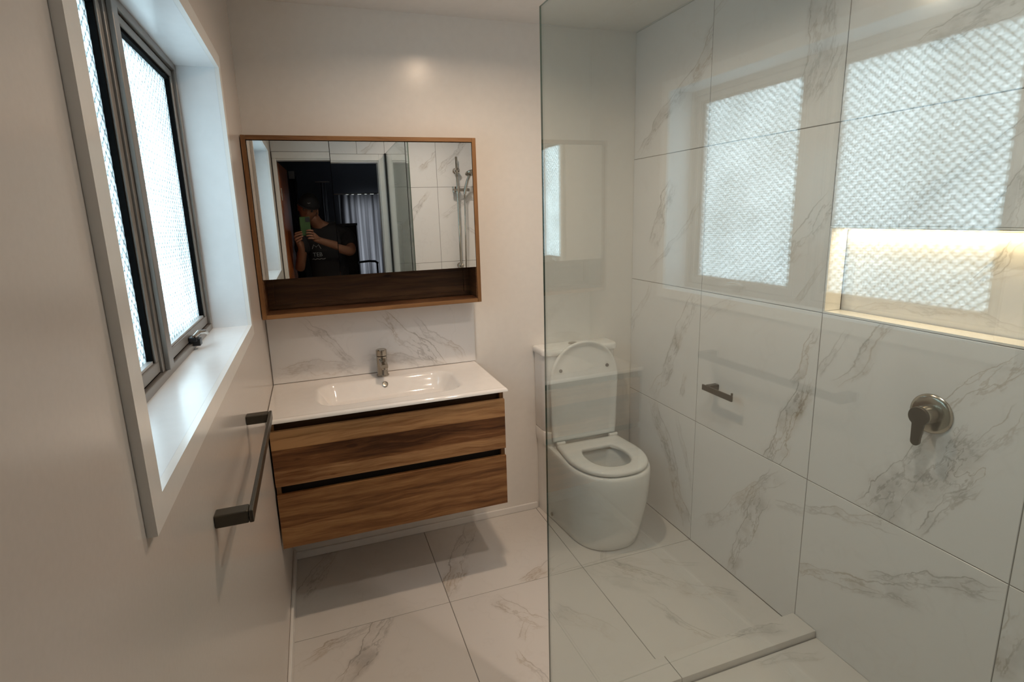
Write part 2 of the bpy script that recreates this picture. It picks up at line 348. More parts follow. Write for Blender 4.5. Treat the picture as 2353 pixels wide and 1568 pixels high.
# ------------------------------------------------------------------ veins measured on the photograph
VR = [(0.334,2.032,37.5,0.05,0.334,0.8),(0.25,1.519,61.7,0.05,0.148,0.8),(0.338,1.415,45.1,0.02,0.216,0.5),(1.04,2.029,81.4,0.06,0.143,0.7),(1.082,1.963,64.5,0.02,0.088,0.6),
 (0.614,2.312,34.4,0.02,0.08,0.5),(1.486,1.959,12.9,0.05,0.104,0.6),(1.052,1.468,57.6,0.05,0.147,0.6),(1.09,1.30,60.4,0.02,0.081,0.5),(0.097,1.049,59.4,0.025,0.146,0.5),
 (0.377,0.903,63.3,0.06,0.281,0.9),(0.451,0.746,77.6,0.02,0.058,0.5),(0.666,1.129,34.7,0.03,0.105,0.4),(1.038,0.77,69.4,0.055,0.189,1.0),(1.096,1.02,63.4,0.02,0.10,0.7),
 (1.208,1.071,62.4,0.02,0.085,0.5),(1.319,1.10,54.0,0.025,0.143,0.7),(1.49,0.778,63.5,0.11,0.208,0.9),(1.637,1.097,54.9,0.04,0.105,0.8),(1.666,0.963,54.4,0.04,0.09,0.7),
 (1.59,0.71,53.6,0.02,0.11,0.8),(0.362,0.333,-60.8,0.05,0.30,0.8),(0.487,0.413,-70.4,0.02,0.173,0.5),(0.836,0.347,46.1,0.05,0.278,0.6),(0.886,0.228,72.3,0.05,0.22,0.9),
 (0.917,0.425,60.1,0.02,0.14,0.8),(1.084,0.47,15.0,0.02,0.069,0.4),(1.292,0.54,15.9,0.02,0.167,0.6),(1.341,0.326,23.6,0.04,0.202,0.9),(1.565,0.481,27.7,0.03,0.181,0.8),
 (1.768,0.443,78.6,0.05,0.095,0.8)]
VF = [(0.101,-0.153,59.5,0.05,0.16,0.8),(0.714,-0.295,62.2,0.05,0.263,0.9),(0.181,-0.593,30.5,0.03,0.171,0.6),(0.268,-0.672,49.0,0.05,0.162,1.0),(0.191,-0.598,12.8,0.02,0.116,0.8),
 (0.867,-0.708,-48.5,0.05,0.119,0.8),(0.806,-0.971,-71.1,0.02,0.083,0.8),(0.83,-0.787,44.8,0.02,0.061,0.6),(1.059,-0.515,25.2,0.05,0.102,0.9),(1.073,-0.843,-51.5,0.05,0.136,0.5),
 (1.443,-0.681,-55.2,0.05,0.158,0.9),(1.631,-0.878,-34.3,0.06,0.118,0.6),(1.422,-0.963,-68.6,0.025,0.141,0.8),(1.64,-0.682,-32.3,0.02,0.083,0.5)]
VN = [(1.407,1.271,21.2,0.02,0.242,0.3),(1.574,1.401,54.9,0.02,0.078,0.7),(1.49,1.246,-5.7,0.02,0.161,0.4)]
VH = [(1.558,-1.171,-12.2,0.03,0.132,0.8),(0.95,-1.2,-30,0.03,0.1,0.6)]
VS = [(1.633,-1.285,-6.3,0.03,0.114,0.6),(1.1,-1.7,50,0.06,0.3,0.8)]
VB = [(0.249,1.024,-47.0,0.03,0.136,0.6),(0.616,0.993,-48.2,0.05,0.185,0.9),(0.203,0.911,-3.8,0.04,0.175,0.5),(0.632,0.874,-11.1,0.03,0.218,0.5),(0.748,0.981,-43.6,0.02,0.138,0.5)]
VW = [(1.05,1.62,58,0.03,0.16,0.8),(1.40,1.66,28,0.04,0.16,0.8),(1.5,1.45,-50,0.015,0.06,0.6),(0.45,2.2,10,0.04,0.15,0.7),(0.72,2.12,35,0.02,0.10,0.6),(1.6,0.9,60,0.05,0.2,0.8),(1.0,0.5,50,0.05,0.2,0.8)]
def pick(V, a0, a1, b0, b1, n=3):
    out = []
    for v in V:
        if a0 <= v[0] <= a1 and b0 <= v[1] <= b1: out.append(v)
    if not out:
        for _ in range(2): out.append((random.uniform(a0, a1), random.uniform(b0, b1), random.uniform(40, 65), random.uniform(.02, .05), random.uniform(.15, .25), random.uniform(.5, .8)))
    return out
G2 = 0.00125; TT = 0.009   # half joint, tile thickness
def tile(parent, plane, a0, a1, b0, b1, face, V, rough=0.16, sign=1, name='tile'):
    """one tile; face = coordinate of its visible face, sign = direction of the visible face along the normal axis"""
    m = marble(pick(V, a0, a1, b0, b1), plane, rough); c = 0.0012
    A0, A1, B0, B1 = a0+G2, a1-G2, b0+G2, b1-G2
    def P(a, b, d):
        if plane == 'yz': return (face-sign*d, -a, b)
        if plane == 'xz': return (a, face-sign*d, b)
        return (a, b, face-sign*d)
    bm = bmesh.new()
    R = [[bm.verts.new(P(a, b, d)) for a, b in ((x0, y0), (x1, y0), (x1, y1), (x0, y1))]
         for (x0, x1, y0, y1, d) in ((A0, A1, B0, B1, TT), (A0, A1, B0, B1, c), (A0+c, A1-c, B0+c, B1-c, 0.0))]
    for q, r in zip(R, R[1:]):
        for i in range(4): bm.faces.new((q[i], q[(i+1) % 4], r[(i+1) % 4], r[i]))
    bm.faces.new(R[0]); bm.faces.new(R[-1])
    return link(name, bm, m, parent)
SUB = TT-0.0075      # grout lies 1.5 mm below the tile faces
# ------------------------------------------------------------------ floor
fl = box('floor', [(-0.15, W+0.12, -2.36, 0.12, -0.10, -0.0018)], M_grout); tag(fl, 'grey grouted screed under pale marble-look floor tiles', kind='structure')
for (a0, a1) in ((0.0, 0.612), (0.612, 1.222), (1.222, W)):
    for (b0, b1) in ((-0.547, 0.0), (-1.142, -0.547)): tile(fl, 'xy', a0, a1, b0, b1, 0.0, VF, 0.22)
for (b0, b1) in ((-1.747, -1.142), (-2.36, -1.747)):
    tile(fl, 'xy', 0.0, 0.78, b0, b1, 0.0, [(0.3, -1.5, 50, .04, .3, .8), (.5, -2.0, 60, .04, .25, .7)], 0.22)
# shower tray floor, 30 mm above the room floor
sf = box('floor', [(0.80, W+0.02, -2.28, -1.24, -0.0017, 0.0282)], M_grout); tag(sf, 'raised tiled shower floor behind the low hob', kind='structure')
for (a0, a1) in ((0.86, 1.222), (1.222, W)):
    for (b0, b1) in ((-1.747, -1.244), (-2.26, -1.747)): tile(sf, 'xy', a0, a1, b0, b1, 0.030, VS, 0.22)
hob = root('trim_1', (0.78, -1.24, 0), 'low raised marble-tiled hob edging the shower floor', kind='structure')
for (a0, a1) in ((0.78, 1.222), (1.222, W-0.0005)):
    m = marble(pick(VH, a0, a1, -1.3, -1.1), 'xy', 0.2)
    box('tile', (a0+G2, a1-G2, -1.2405, -1.1425, 0.0002, 0.055), m, hob, bevel=0.0012)
for (b0, b1) in ((-1.747, -1.2405), (-2.26, -1.747)):
    m = marble([(0.82, (b0+b1)/2, 60, .03, .2, .7)], 'xy', 0.2)
    box('tile', (0.78, 0.86, b0+G2, b1-G2, 0.0002, 0.055), m, hob, bevel=0.0012)
# ------------------------------------------------------------------ right wall with niche
NY0, NY1, NZ0, NZ1, ND = 1.147, 1.747, 1.2, 1.485, 0.077      # along -y and z
wr = box('wall_right', [(W+SUB, W+0.20, -NY0-0.0, 0.12, -0.02, H), (W+SUB, W+0.20, N-0.10, -NY1, -0.02, H),
                        (W+SUB, W+0.20, -NY1, -NY0, -0.02, NZ0), (W+SUB, W+0.20, -NY1, -NY0, NZ1, H), (W+ND+SUB, W+0.20, -NY1, -NY0, NZ0, NZ1)], M_grout)
tag(wr, 'marble-look tiled right wall holding a lit recessed niche', kind='structure')
cols = [(0.0, 0.547), (0.547, 1.147), (1.147, 1.747), (1.747, 2.26)]; rows = [(0.0, 0.6), (0.6, 1.2), (1.2, 1.8), (1.8, H-0.003)]
for ci, (a0, a1) in enumerate(cols):
    for ri, (b0, b1) in enumerate(rows):
        if ci == 2 and ri == 2: tile(wr, 'yz', a0, a1, NZ1-G2, b1, W, VR, sign=-1)
        else: tile(wr, 'yz', a0, a1, b0, b1, W, VR, sign=-1)
tile(wr, 'yz', NY0, NY1, NZ0, NZ1, W+ND, VN, sign=-1)
M_nl = mat('niche_lining_tile', (0.80, 0.78, 0.74), 0.25)
niche = root('trim_2', (W, -1.447, 1.2), 'white tiled lining of the lit wall niche', kind='structure')
box('tile', (W+0.0005, W+ND-TT, -NY0-0.0065, -NY0-0.0005, NZ0+0.008, NZ1-0.007), M_nl, niche)
box('tile', (W+0.0005, W+ND-TT, -NY1+0.0005, -NY1+0.0065, NZ0+0.008, NZ1-0.007), M_nl, niche)
box('tile', (W+0.0005, W+ND-TT, -NY1+0.0005, -NY0-0.0005, NZ0+0.001, NZ0+0.007), M_nl, niche)
box('tile', (W+0.0005, W+ND-TT, -NY1+0.0005, -NY0-0.0005, NZ1-0.006, NZ1-0.0005), M_nl, niche)
led = root('led_strip', (W+0.062, -1.447, NZ1-0.006), 'glowing warm strip light along the top of the wall niche', 'light')
box('housing', (W+0.056, W+0.067, -NY1+0.008, -NY0-0.008, NZ1-0.0108, NZ1-0.0062), M_nick, led)
box('diffuser', (W+0.057, W+0.066, -NY1+0.009, -NY0-0.009, NZ1-0.0125, NZ1-0.0108), M_led, led)
# ------------------------------------------------------------------ back wall, left wall, ceiling, near wall
wb = box('wall_back', (-0.15, W+SUB, 0.0, 0.12, -0.02, H), M_wall); tag(wb, 'warm white painted wall behind the basin and toilet', kind='structure')
OY0, OY1, OZ0, OZ1 = -1.759, -0.611, 1.233, 1.996
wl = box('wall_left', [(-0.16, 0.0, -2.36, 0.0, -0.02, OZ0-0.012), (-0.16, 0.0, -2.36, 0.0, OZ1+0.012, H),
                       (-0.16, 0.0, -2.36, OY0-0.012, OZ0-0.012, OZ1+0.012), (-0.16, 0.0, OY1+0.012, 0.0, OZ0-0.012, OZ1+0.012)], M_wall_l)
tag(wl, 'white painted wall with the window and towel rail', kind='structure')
ce = box('ceiling', (-0.15, W+0.02, N-0.10, 0.12, H, H+0.1), M_ceil); tag(ce, 'plain off-white bathroom ceiling', kind='structure')
sl = box('trim_3', [(W-0.004, W+0.0002, N, -0.004, H-0.004, H-0.0004)], M_sil); tag(sl, 'thin white sealant line between tiles and ceiling', kind='structure')
DX0, DX1, DZ = 0.03, 0.77, 2.0
wf = box('wall_front', [(DX1, W+SUB, N-0.10, N-SUB, -0.02, H), (DX0-0.005, DX1, N-0.10, N-SUB, DZ, H), (0.0005, DX0-0.005, N-0.10, N-SUB, -0.02, H)], M_grout)
tag(wf, 'marble-look tiled wall around the doorway, behind the camera', kind='structure')
for (a0, a1) in ((0.82, 1.222), (1.222, W-0.002)):
    for (b0, b1) in rows: tile(wf, 'xz', a0, a1, max(b0, 0.001), b1, N, VW, sign=1)
for (a0, a1) in ((0.0015, 0.612), (0.612, 0.82)): tile(wf, 'xz', a0, a1, 2.048, H-0.003, N, VW, sign=1)
df = root('door_1', (0.4, N, 0), 'white painted frame around the open bathroom doorway', kind='structure')
box('architrave', [(DX1, DX1+0.046, N-SUB, N+0.012, 0.056, 2.046), (DX0-0.024, DX1, N-SUB, N+0.012, DZ, 2.046), (DX0-0.024, DX0, N-SUB, N+0.012, 0.0005, DZ)], M_trim, df, bevel=0.002)
box('jamb', [(DX1-0.008, DX1, N-0.10, N-SUB, 0.001, DZ), (DX0-0.005, DX0+0.004, N-0.10, N-SUB, 0.001, DZ), (DX0+0.004, DX1-0.008, N-0.10, N-SUB, DZ-0.012, DZ)], M_trim, df)
# open timber door leaf in the bedroom
dl = root('door_2', (0.03, N-0.105, 0), 'brown varnished timber door standing open into the bedroom', kind='structure')
bm = bmesh.new(); bx(bm, 0.002, 0.038, N-0.105-0.72, N-0.105, 0.012, 1.985); bmesh.ops.rotate(bm, verts=bm.verts, cent=(0.03, N-0.105, 0), matrix=Matrix.Rotation(math.radians(3.2), 3, 'Z'))
leaf = link('door_leaf', bm, M_door, dl, bevel=0.002)
bm = bmesh.new(); cyl(bm, (0.056, N-0.76, 1.0), (0.105, N-0.76, 1.0), 0.009, seg=16); cyl(bm, (0.10, N-0.765, 1.0), (0.10, N-0.65, 1.0), 0.008, seg=16); cyl(bm, (0.056, N-0.76, 1.0), (0.064, N-0.76, 1.0), 0.026, seg=24)
link('door_handle', bm, M_nick, dl, smooth_a=40)
for hz in (0.25, 1.0, 1.75):
    bm = bmesh.new(); cyl(bm, (0.0415, N-0.111, hz-0.045), (0.0415, N-0.111, hz+0.045), 0.0055, seg=12); link('hinge', bm, M_nick, dl, smooth_a=40)
# baseboards
bb = box('baseboard_back', [(0.0006, 1.232, -0.012, -0.0003, 0.0004, 0.036)], M_trim, bevel=0.003); tag(bb, 'low white skirting along the back wall', kind='structure')
bl = box('baseboard_left', [(0.0003, 0.012, -2.24, -0.0125, 0.0004, 0.055)], M_trim, bevel=0.003); tag(bl, 'white skirting along the left wall', kind='structure')
# splashback: one slab of tile between basin and mirror cabinet
sbk = root('splashback', (0.46, 0, 0.86), 'grey-veined marble-look splashback between basin and mirror cabinet', 'splashback')
tile(sbk, 'xz', 0.0015, 0.921, 0.8575, 1.1675, -0.0095, VB, sign=-1, name='splash_tile')
# ------------------------------------------------------------------ window
wd = root('window_1', (-0.10, -1.18, OZ0), 'aluminium window with obscure patterned glass in the left wall', kind='structure')
e = 0.012
box('reveal_lining', [(-0.16, 0.0, OY0-e, OY1+e, OZ0-e, OZ0), (-0.16, 0.0, OY0-e, OY1+e, OZ1, OZ1+e), (-0.16, 0.0, OY0-e, OY0, OZ0, OZ1), (-0.16, 0.0, OY1, OY1+e, OZ0, OZ1)], M_reveal, wd)
box('architrave', [(0.0002, 0.0117, -1.801, OY0, 1.197, 2.036), (0.0002, 0.0117, OY1, -0.571, 1.197, 2.036), (0.0002, 0.0117, OY0, OY1, 1.197, OZ0), (0.0002, 0.0117, OY0, OY1, OZ1, 2.036)], M_trim, wd)
bm = bmesh.new(); frame_ring(bm, -0.155, -0.100, OY0, OY1, OZ0, OZ1, 0.020, 0.018, 0.018); bx(bm, -0.155, -0.100, OY0+0.02, -1.705, OZ0+0.018, OZ1-0.018)
link('frame', bm, M_alu, wd, bevel=0.0015)
box('mullion', [(-0.155, -0.104, -1.205, -1.135, OZ0+0.018, OZ1-0.018), (-0.104, -0.094, -1.188, -1.152, OZ0+0.018, OZ1-0.018)], M_alu, wd, bevel=0.0015)
for (ya, yb) in ((-1.1335, -0.6325), (-1.7035, -1.2065)):
    bm = bmesh.new(); frame_ring(bm, -0.152, -0.108, ya+0.003, yb-0.003, OZ0+0.0215, OZ1-0.0215, 0.020, 0.018, 0.024)
    sash = link('sash', bm, M_alu, wd, bevel=0.0015)
    za, zb = OZ0+0.0215+0.024, OZ1-0.0215-0.018; yA, yB = ya+0.023, yb-0.023
    bm = bmesh.new(); bx(bm, -0.140, -0.112, yB-0.008, yB-0.0002, za+0.001, zb); bx(bm, -0.140, -0.112, yA+0.0002, yA+0.008, za+0.001, zb); bx(bm, -0.140, -0.112, yA+0.0082, yB-0.0082, zb-0.009, zb-0.0002)
    link('gasket', bm, M_blk, sash)
    box('bead', (-0.134, -0.112, yA+0.0084, yB-0.0084, za+0.0004, za+0.006), M_bead, sash)
    box('glass_pane', (-0.127, -0.123, yA+0.0005, yB-0.0005, za+0.0005, zb-0.0005), M_obs, sash)
    box('gasket', [(-0.150, -0.110, ya, ya+0.0028, OZ0+0.019, OZ1-0.019), (-0.150, -0.110, yb-0.0028, yb, OZ0+0.019, OZ1-0.019), (-0.150, -0.110, ya, yb, OZ0+0.0182, OZ0+0.0212), (-0.150, -0.110, ya, yb, OZ1-0.0212, OZ1-0.0182)], M_blk, wd)
lt = root('window_latch', (-0.1, -0.90, OZ0+0.02), 'black and chrome window latch on the sill side of the far sash', 'latch')
bm = bmesh.new(); bx(bm, -0.1078, -0.088, -0.925, -0.885, 1.256, 1.268); bx(bm, -0.100, -0.082, -0.918, -0.892, 1.243, 1.262)
link('latch_body', bm, M_black, lt, bevel=0.002)
bm = bmesh.new(); tube(bm, [(-0.094, -0.925, 1.269), (-0.086, -0.900, 1.276), (-0.078, -0.87, 1.272), (-0.076, -0.845, 1.262)], [0.005, 0.006, 0.0055, 0.004], 10); link('latch_handle', bm, M_chrome, lt, smooth_a=50)
# ------------------------------------------------------------------ shower glass
GA = Vector((0.800, -1.128, 0)); GB = Vector((0.820, -2.245, 0)); d = (GB-GA).normalized(); nn = Vector((-d.y, d.x, 0)); nn = nn if nn.x > 0 else -nn
gp = root('shower_screen', (0.80, -1.128, 0.056), 'frameless clear glass shower screen standing beside the low hob', 'shower screen')
def gbox(bm, s0, s1, t0, t1, z0, z1):
    P = lambda s, t, z: (GA+d*s+nn*t)+Vector((0, 0, z))
    vs = [bm.verts.new(P(s, t, z)) for s in (s0, s1) for t in (t0, t1) for z in (z0, z1)]
    for f in ((0, 1, 3, 2), (4, 6, 7, 5), (0, 4, 5, 1), (2, 3, 7, 6), (0, 2, 6, 4), (1, 5, 7, 3)): bm.faces.new([vs[i] for i in f])
L = (GB-GA).length
bm = bmesh.new()
for (t) in (0.0, 0.008):
    P = lambda s, z: (GA+d*s+nn*t)+Vector((0, 0, z))
    vs = [bm.verts.new(P(s, z)) for s, z in ((0, 0.057), (L, 0.057), (L, 2.05), (0, 2.05))]; bm.faces.new(vs)
me = bpy.data.meshes.new('glass_pane')
# closed box: faces and edges with two materials
bm.free(); bm = bmesh.new(); gbox(bm, 0.0, L, 0.0, 0.005, 0.057, 2.05)
gpane = link('glass_pane', bm, M_glass, gp); gpane.data.materials.append(M_gedge)
for p in gpane.data.polygons:
    if abs(p.normal.dot(nn)) < 0.5: p.material_index = 1
bm = bmesh.new(); gbox(bm, L-0.012, L+0.010, -0.006, -0.0003, 0.057, 2.05); gbox(bm, L-0.012, L+0.010, 0.0063, 0.012, 0.057, 2.05)
link('wall_channel', bm, M_black, gp)
# ------------------------------------------------------------------ vanity
va = root('vanity_unit', (0.456, -0.23, 0.342), 'wall-hung wood-grain vanity cabinet with two wide drawers', 'cabinet')
box('carcass', [(0.006, 0.022, -0.445, -0.001, 0.345, 0.842), (0.890, 0.906, -0.445, -0.001, 0.345, 0.842), (0.022, 0.890, -0.44, -0.001, 0.345, 0.361), (0.022, 0.890, -0.018, -0.001, 0.361, 0.842)], M_oak_z, va)
box('finger_rail', [(0.0222, 0.8898, -0.428, -0.412, 0.70, 0.8405), (0.0222, 0.8898, -0.412, -0.395, 0.806, 0.8405)], M_rail, va)
box('finger_rail', [(0.0222, 0.8898, -0.424, -0.410, 0.50, 0.66)], M_dark, va)
for (z0, z1, m) in ((0.593, 0.809, M_d1), (0.341, 0.560, M_d2)):
    dr = box('drawer', (0.006, 0.906, -0.463, -0.4455, z0, z1), m, va, bevel=0.0012)
    for xx in (0.030, 0.876): box('drawer_runner', (xx, xx+0.006, -0.4453, -0.43, z0+0.03, z1-0.04), M_dark, dr)
# basin: slab with a moulded rounded-rectangle bowl
def basin():
    nx, ny = 150, 84; x0, x1, y0, y1 = 0.0025, 0.919, -0.475, -0.0012; zt = 0.8565
    bm = bmesh.new(); cx, cy, hx, hy, rad = 0.470, -0.2475, 0.290, 0.147, 0.085
    def sd(x, y):
        qx = abs(x-cx)-(hx-rad); qy = abs(y-cy)-(hy-rad)
        return math.hypot(max(qx, 0), max(qy, 0))+min(max(qx, qy), 0)-rad
    def hgt(x, y):
        s = -sd(x, y)
        e = min(x-x0+0.25, x1-x, y-y0, 1)
        lip = -0.006*max(0.0, 1-e/0.006)**2
        rim = 0.0014*math.exp(-((e-0.010)/0.006)**2)
        if s <= -0.006: return zt+lip+rim
        t = (s+0.006)/0.062; t = max(0, min(1, t)); q = t*t*(3-2*t)
        return zt+lip-0.072*q-0.012*max(0, min(1, (s-0.05)/0.1))
    V = []
    def ease(i, n): return i/n
    for j in range(ny+1):
        row = []
        for i in range(nx+1):
            x = x0+(x1-x0)*i/nx; y = y0+(y1-y0)*j/ny
            row.append(bm.verts.new((x, y, hgt(x, y))))
        V.append(row)
    for j in range(ny):
        for i in range(nx): bm.faces.new((V[j][i], V[j][i+1], V[j+1][i+1], V[j+1][i]))
    # skirt and underside
    ring = [V[0][i] for i in range(nx+1)]+[V[j][nx] for j in range(1, ny+1)]+[V[ny][i] for i in range(nx-1, -1, -1)]+[V[j][0] for j in range(ny-1, 0, -1)]
    low = [bm.verts.new((v.co.x, v.co.y, 0.8435)) for v in ring]
    n = len(ring)
    for i in range(n): bm.faces.new((ring[i], low[i], low[(i+1) % n], ring[(i+1) % n]))
    return bm
bs = root('basin', (0.46, -0.24, 0.843), 'white ceramic vanity-top basin with a wide rounded rectangular bowl', 'basin')
link('basin_top', basin(), M_basin, bs, smooth_a=60)
bm = bmesh.new(); oc = Vector((0.466, -0.122, 0.832)); on = Vector((0, -0.80, 0.60))
lathe(bm, oc, on, [(-0.004, 0.0125), (0.0015, 0.0125), (0.0022, 0.0105), (0.001, 0.0098), (0.0005, 0.004)], 28); link('overflow_ring', bm, M_nick, bs, smooth_a=40)
bm = bmesh.new(); lathe(bm, (0.466, -0.262, 0.7705), (0, 0, 1), [(0, 0.03), (0.003, 0.03), (0.005, 0.026), (0.004, 0.006)], 28); link('waste', bm, M_nick, bs, smooth_a=40)
# faucet
fa = root('basin_mixer', (0.466, -0.068, 0.8575), 'brushed nickel single-lever mixer tap at the back of the basin', 'tap')
c = Vector((0.466, -0.062, 0.8572))
bm = bmesh.new(); lathe(bm, c, (0, 0, 1), [(0, 0.0275), (0.004, 0.0275), (0.0055, 0.0245), (0.008, 0.0235), (0.075, 0.0232), (0.090, 0.0235)], 40); link('tap_body', bm, M_nick, fa, smooth_a=35)
bm = bmesh.new(); R = []
for (y, zc, hw, hh) in ((-0.062, 0.928, 0.0165, 0.013), (-0.10, 0.927, 0.0165, 0.012), (-0.135, 0.923, 0.0160, 0.010), (-0.150, 0.919, 0.0155, 0.0085)):
    R.append([(c.x+hw*(abs(math.cos(a))**0.5)*(1 if math.cos(a) > 0 else -1), y, zc+hh*(abs(math.sin(a))**0.5)*(1 if math.sin(a) > 0 else -1)) for a in [2*math.pi*i/24 for i in range(24)]])
loft(bm, R); sp_ = link('spout', bm, M_nick, fa, smooth_a=40)
bm = bmesh.new(); cyl(bm, (c.x, -0.140, 0.915), (c.x, -0.141, 0.904), 0.010, seg=24); link('aerator', bm, M_chrome, sp_, smooth_a=40)
bm = bmesh.new(); lathe(bm, c+Vector((0, 0, 0.092)), (0, 0, 1), [(0, 0.0215), (0.002, 0.0238), (0.026, 0.0238), (0.029, 0.021)], 40); hd = link('handle', bm, M_nick, fa, smooth_a=35)
bm = bmesh.new(); loft(bm, [[(c.x+sx*hw, y, z+sz*0.003) for sx, sz in ((-1, -1), (1, -1), (1, 1), (-1, 1))] for (y, z, hw) in ((-0.062, 0.975, 0.014), (-0.095, 0.979, 0.012), (-0.125, 0.985, 0.010))])
link('lever', bm, M_nick, hd, bevel=0.0015)
# ------------------------------------------------------------------ mirror cabinet
mc = root('mirror_cabinet', (0.461, -0.075, 1.169), 'wood-framed mirror cabinet with three mirrored doors and open shelf below', 'cabinet')
X0, X1, Z0, Z1 = 0.003, 0.919, 1.169, 1.874; t = 0.017
box('side_panel', (X0, X0+t, -0.150, -0.0002, Z0, Z1), M_oak_z, mc, bevel=0.001)
box('side_panel', (X1-t, X1, -0.150, -0.0002, Z0, Z1), M_oak_z, mc, bevel=0.001)
box('top_panel', (X0+t+.0002, X1-t-.0002, -0.150, -0.0002, Z1-t, Z1), M_oak, mc, bevel=0.001)
box('bottom_panel', (X0+t+.0002, X1-t-.0002, -0.150, -0.0002, Z0, Z0+t), M_oak, mc, bevel=0.001)
box('shelf_lining', [(X0+t+.0002, X0+t+0.004, -0.145, -0.02, Z0+t+.0002, 1.325), (X1-t-0.004, X1-t-.0002, -0.145, -0.02, Z0+t+.0002, 1.325), (X0+t+0.0042, X1-t-0.0042, -0.145, -0.03, Z0+t+.0002, Z0+t+0.005)], M_wal, mc)
box('back_panel', [(X0+t+0.0042, X1-t-0.0042, -0.020, -0.0100, Z0+t+.0002, 1.34), (X0+t+0.0042, X0+t+0.03, -0.03, -0.0202, Z0+t+0.0055, 1.325), (X1-t-0.03, X1-t-0.0042, -0.03, -0.0202, Z0+t+0.0055, 1.325), (X0+t+0.0302, X1-t-0.0302, -0.03, -0.0202, Z0+t+0.0055, Z0+t+0.020)], M_wal, mc)
box('door_box', (X0+t+0.0002, X1-t-.0002, -0.134, -0.0202, 1.342, Z1-t-.0002), M_dark, mc)
xs = [X0+t+0.0015, 0.3185, 0.6165, X1-t-0.0015]
tilt = [(0.0, 0.0), (0.20, 0.0), (0.28, 0.0)]
for k in range(3):
    a, b = xs[k]+0.0012, xs[k+1]-0.0012
    bm = bmesh.new(); bx(bm, a, b, -0.1488, -0.138, 1.328, Z1-t-0.003)
    bmesh.ops.rotate(bm, verts=bm.verts, cent=((a+b)/2, -0.1485, Z1-t-0.003), matrix=Matrix.Rotation(math.radians(-tilt[k][0]), 3, 'X'))
    dd = link('mirror_door', bm, M_mirror, mc)
    dd.data.materials.append(M_black); dd.data.materials.append(M_trim)
    for p in dd.data.polygons:
        if p.normal.y > -0.5: p.material_index = 2 if p.normal.x > 0.5 else 1
# ------------------------------------------------------------------ towel rail (left wall)
tr = root('towel_rail', (0.0, -1.175, 1.0), 'square gunmetal towel rail on the left wall below the window', 'towel rail')
for y in (-0.911, -1.449): box('bracket', (0.0003, 0.0575, y-0.0145, y+0.0145, 1.011, 1.036), M_gun, tr, bevel=0.0025)
box('bar', (0.058, 0.066, -1.4635, -0.8965, 1.011, 1.036), M_gun, tr, bevel=0.002)
# ------------------------------------------------------------------ toilet paper holder (right wall)
ph = root('toilet_paper_holder', (W, -0.73, 0.80), 'dark gunmetal open-ended toilet paper holder on tiled wall', 'paper holder')
box('bracket', (W-0.052, W-0.0003, -0.688, -0.662, 0.792, 0.817), M_gun, ph, bevel=0.003)
bm = bmesh.new(); bx(bm, W-0.0605, W-0.0525, -0.828, -0.650, 0.792, 0.817); bx(bm, W-0.0605, W-0.0525, -0.828, -0.820, 0.817, 0.829)
link('arm', bm, M_gun, ph, bevel=0.003)
# ------------------------------------------------------------------ shower mixer
mx_ = root('shower_mixer', (W, -1.52, 0.98), 'round brushed metal shower mixer with a downward lever', 'tap')
c = Vector((W-0.0003, -1.516, 0.976))
bm = bmesh.new(); lathe(bm, c, (-1, 0, 0), [(0, 0.056), (0.003, 0.056), (0.0065, 0.053), (0.009, 0.047), (0.010, 0.028)], 56); link('cover_plate', bm, M_nick, mx_, smooth_a=30)
bm = bmesh.new(); lathe(bm, c, (-1, 0, 0), [(0.0102, 0.0235), (0.012, 0.0265), (0.040, 0.0265), (0.046, 0.0262)], 48); link('hub', bm, M_nick, mx_, smooth_a=30)
bm = bmesh.new(); pts = []
for i in range(25): a = math.radians(-60+300*i/24); pts.append((0.0265*math.cos(a), 0.0265*math.sin(a)))
pts = [p for p in pts]
out = [(0.0265*math.cos(math.radians(a)), 0.0265*math.sin(math.radians(a))) for a in range(-58, 239, 11)]+[(-0.0125, -0.062)]+[(0.0125*math.cos(math.radians(a)), -0.072+0.0125*math.sin(math.radians(a))) for a in range(190, 351, 16)]+[(0.0125, -0.062)]
loft(bm, [[(c.x-h, c.y+p[0], c.z+p[1]) for p in out] for h in (0.0462, 0.0545)]); link('lever', bm, M_gun, mx_, bevel=0.0015)
# ------------------------------------------------------------------ toilet
TX = 1.440
to = root('toilet', (TX, -0.28, 0.0), 'white back-to-wall toilet with cistern and raised lid', 'toilet')
def uout(hw, yb, yf, z, n=44, ex=2.3, hwb=None, cr=0.02):
    """U-shaped outline, straight at the wall (yb), rounded at the front (yf)"""
    hwb = hw if hwb is None else hwb; yc = yf+hw*1.20; P = []
    for i in range(n+1):
        a = math.pi*i/n; ca, sa = math.cos(a), math.sin(a)
        P.append((TX+hw*(abs(ca)**(2/ex))*(1 if ca >= 0 else -1), yc-(yc-yf)*(abs(sa)**(2/ex)), z))
    L_ = [(TX-hw+(hw-hwb)*(k/6), yc+(yb-cr-yc)*(k/6), z) for k in range(1, 7)]
    corner = [(TX-hwb+cr*(1-math.cos(a)), yb-cr+cr*math.sin(a), z) for a in (math.pi/6, math.pi/3, math.pi/2)]
    right = [(2*TX-x, y, z) for x, y, z in reversed(corner)]
    R_ = [(2*TX-x, y, z) for x, y, z in reversed(L_)]
    return P+L_+corner+right+R_
bm = bmesh.new()
prof = [(0.0005, 0.160, -0.488), (0.006, 0.168, -0.498), (0.05, 0.174, -0.512), (0.12, 0.184, -0.532), (0.20, 0.193, -0.550), (0.28, 0.198, -0.562), (0.35, 0.200, -0.569), (0.385, 0.199, -0.570), (0.396, 0.1955, -0.566), (0.400, 0.190, -0.560)]
rings = [uout(hw, -0.001, yf, z, hwb=0.200, cr=0.004) for z, hw, yf in prof]
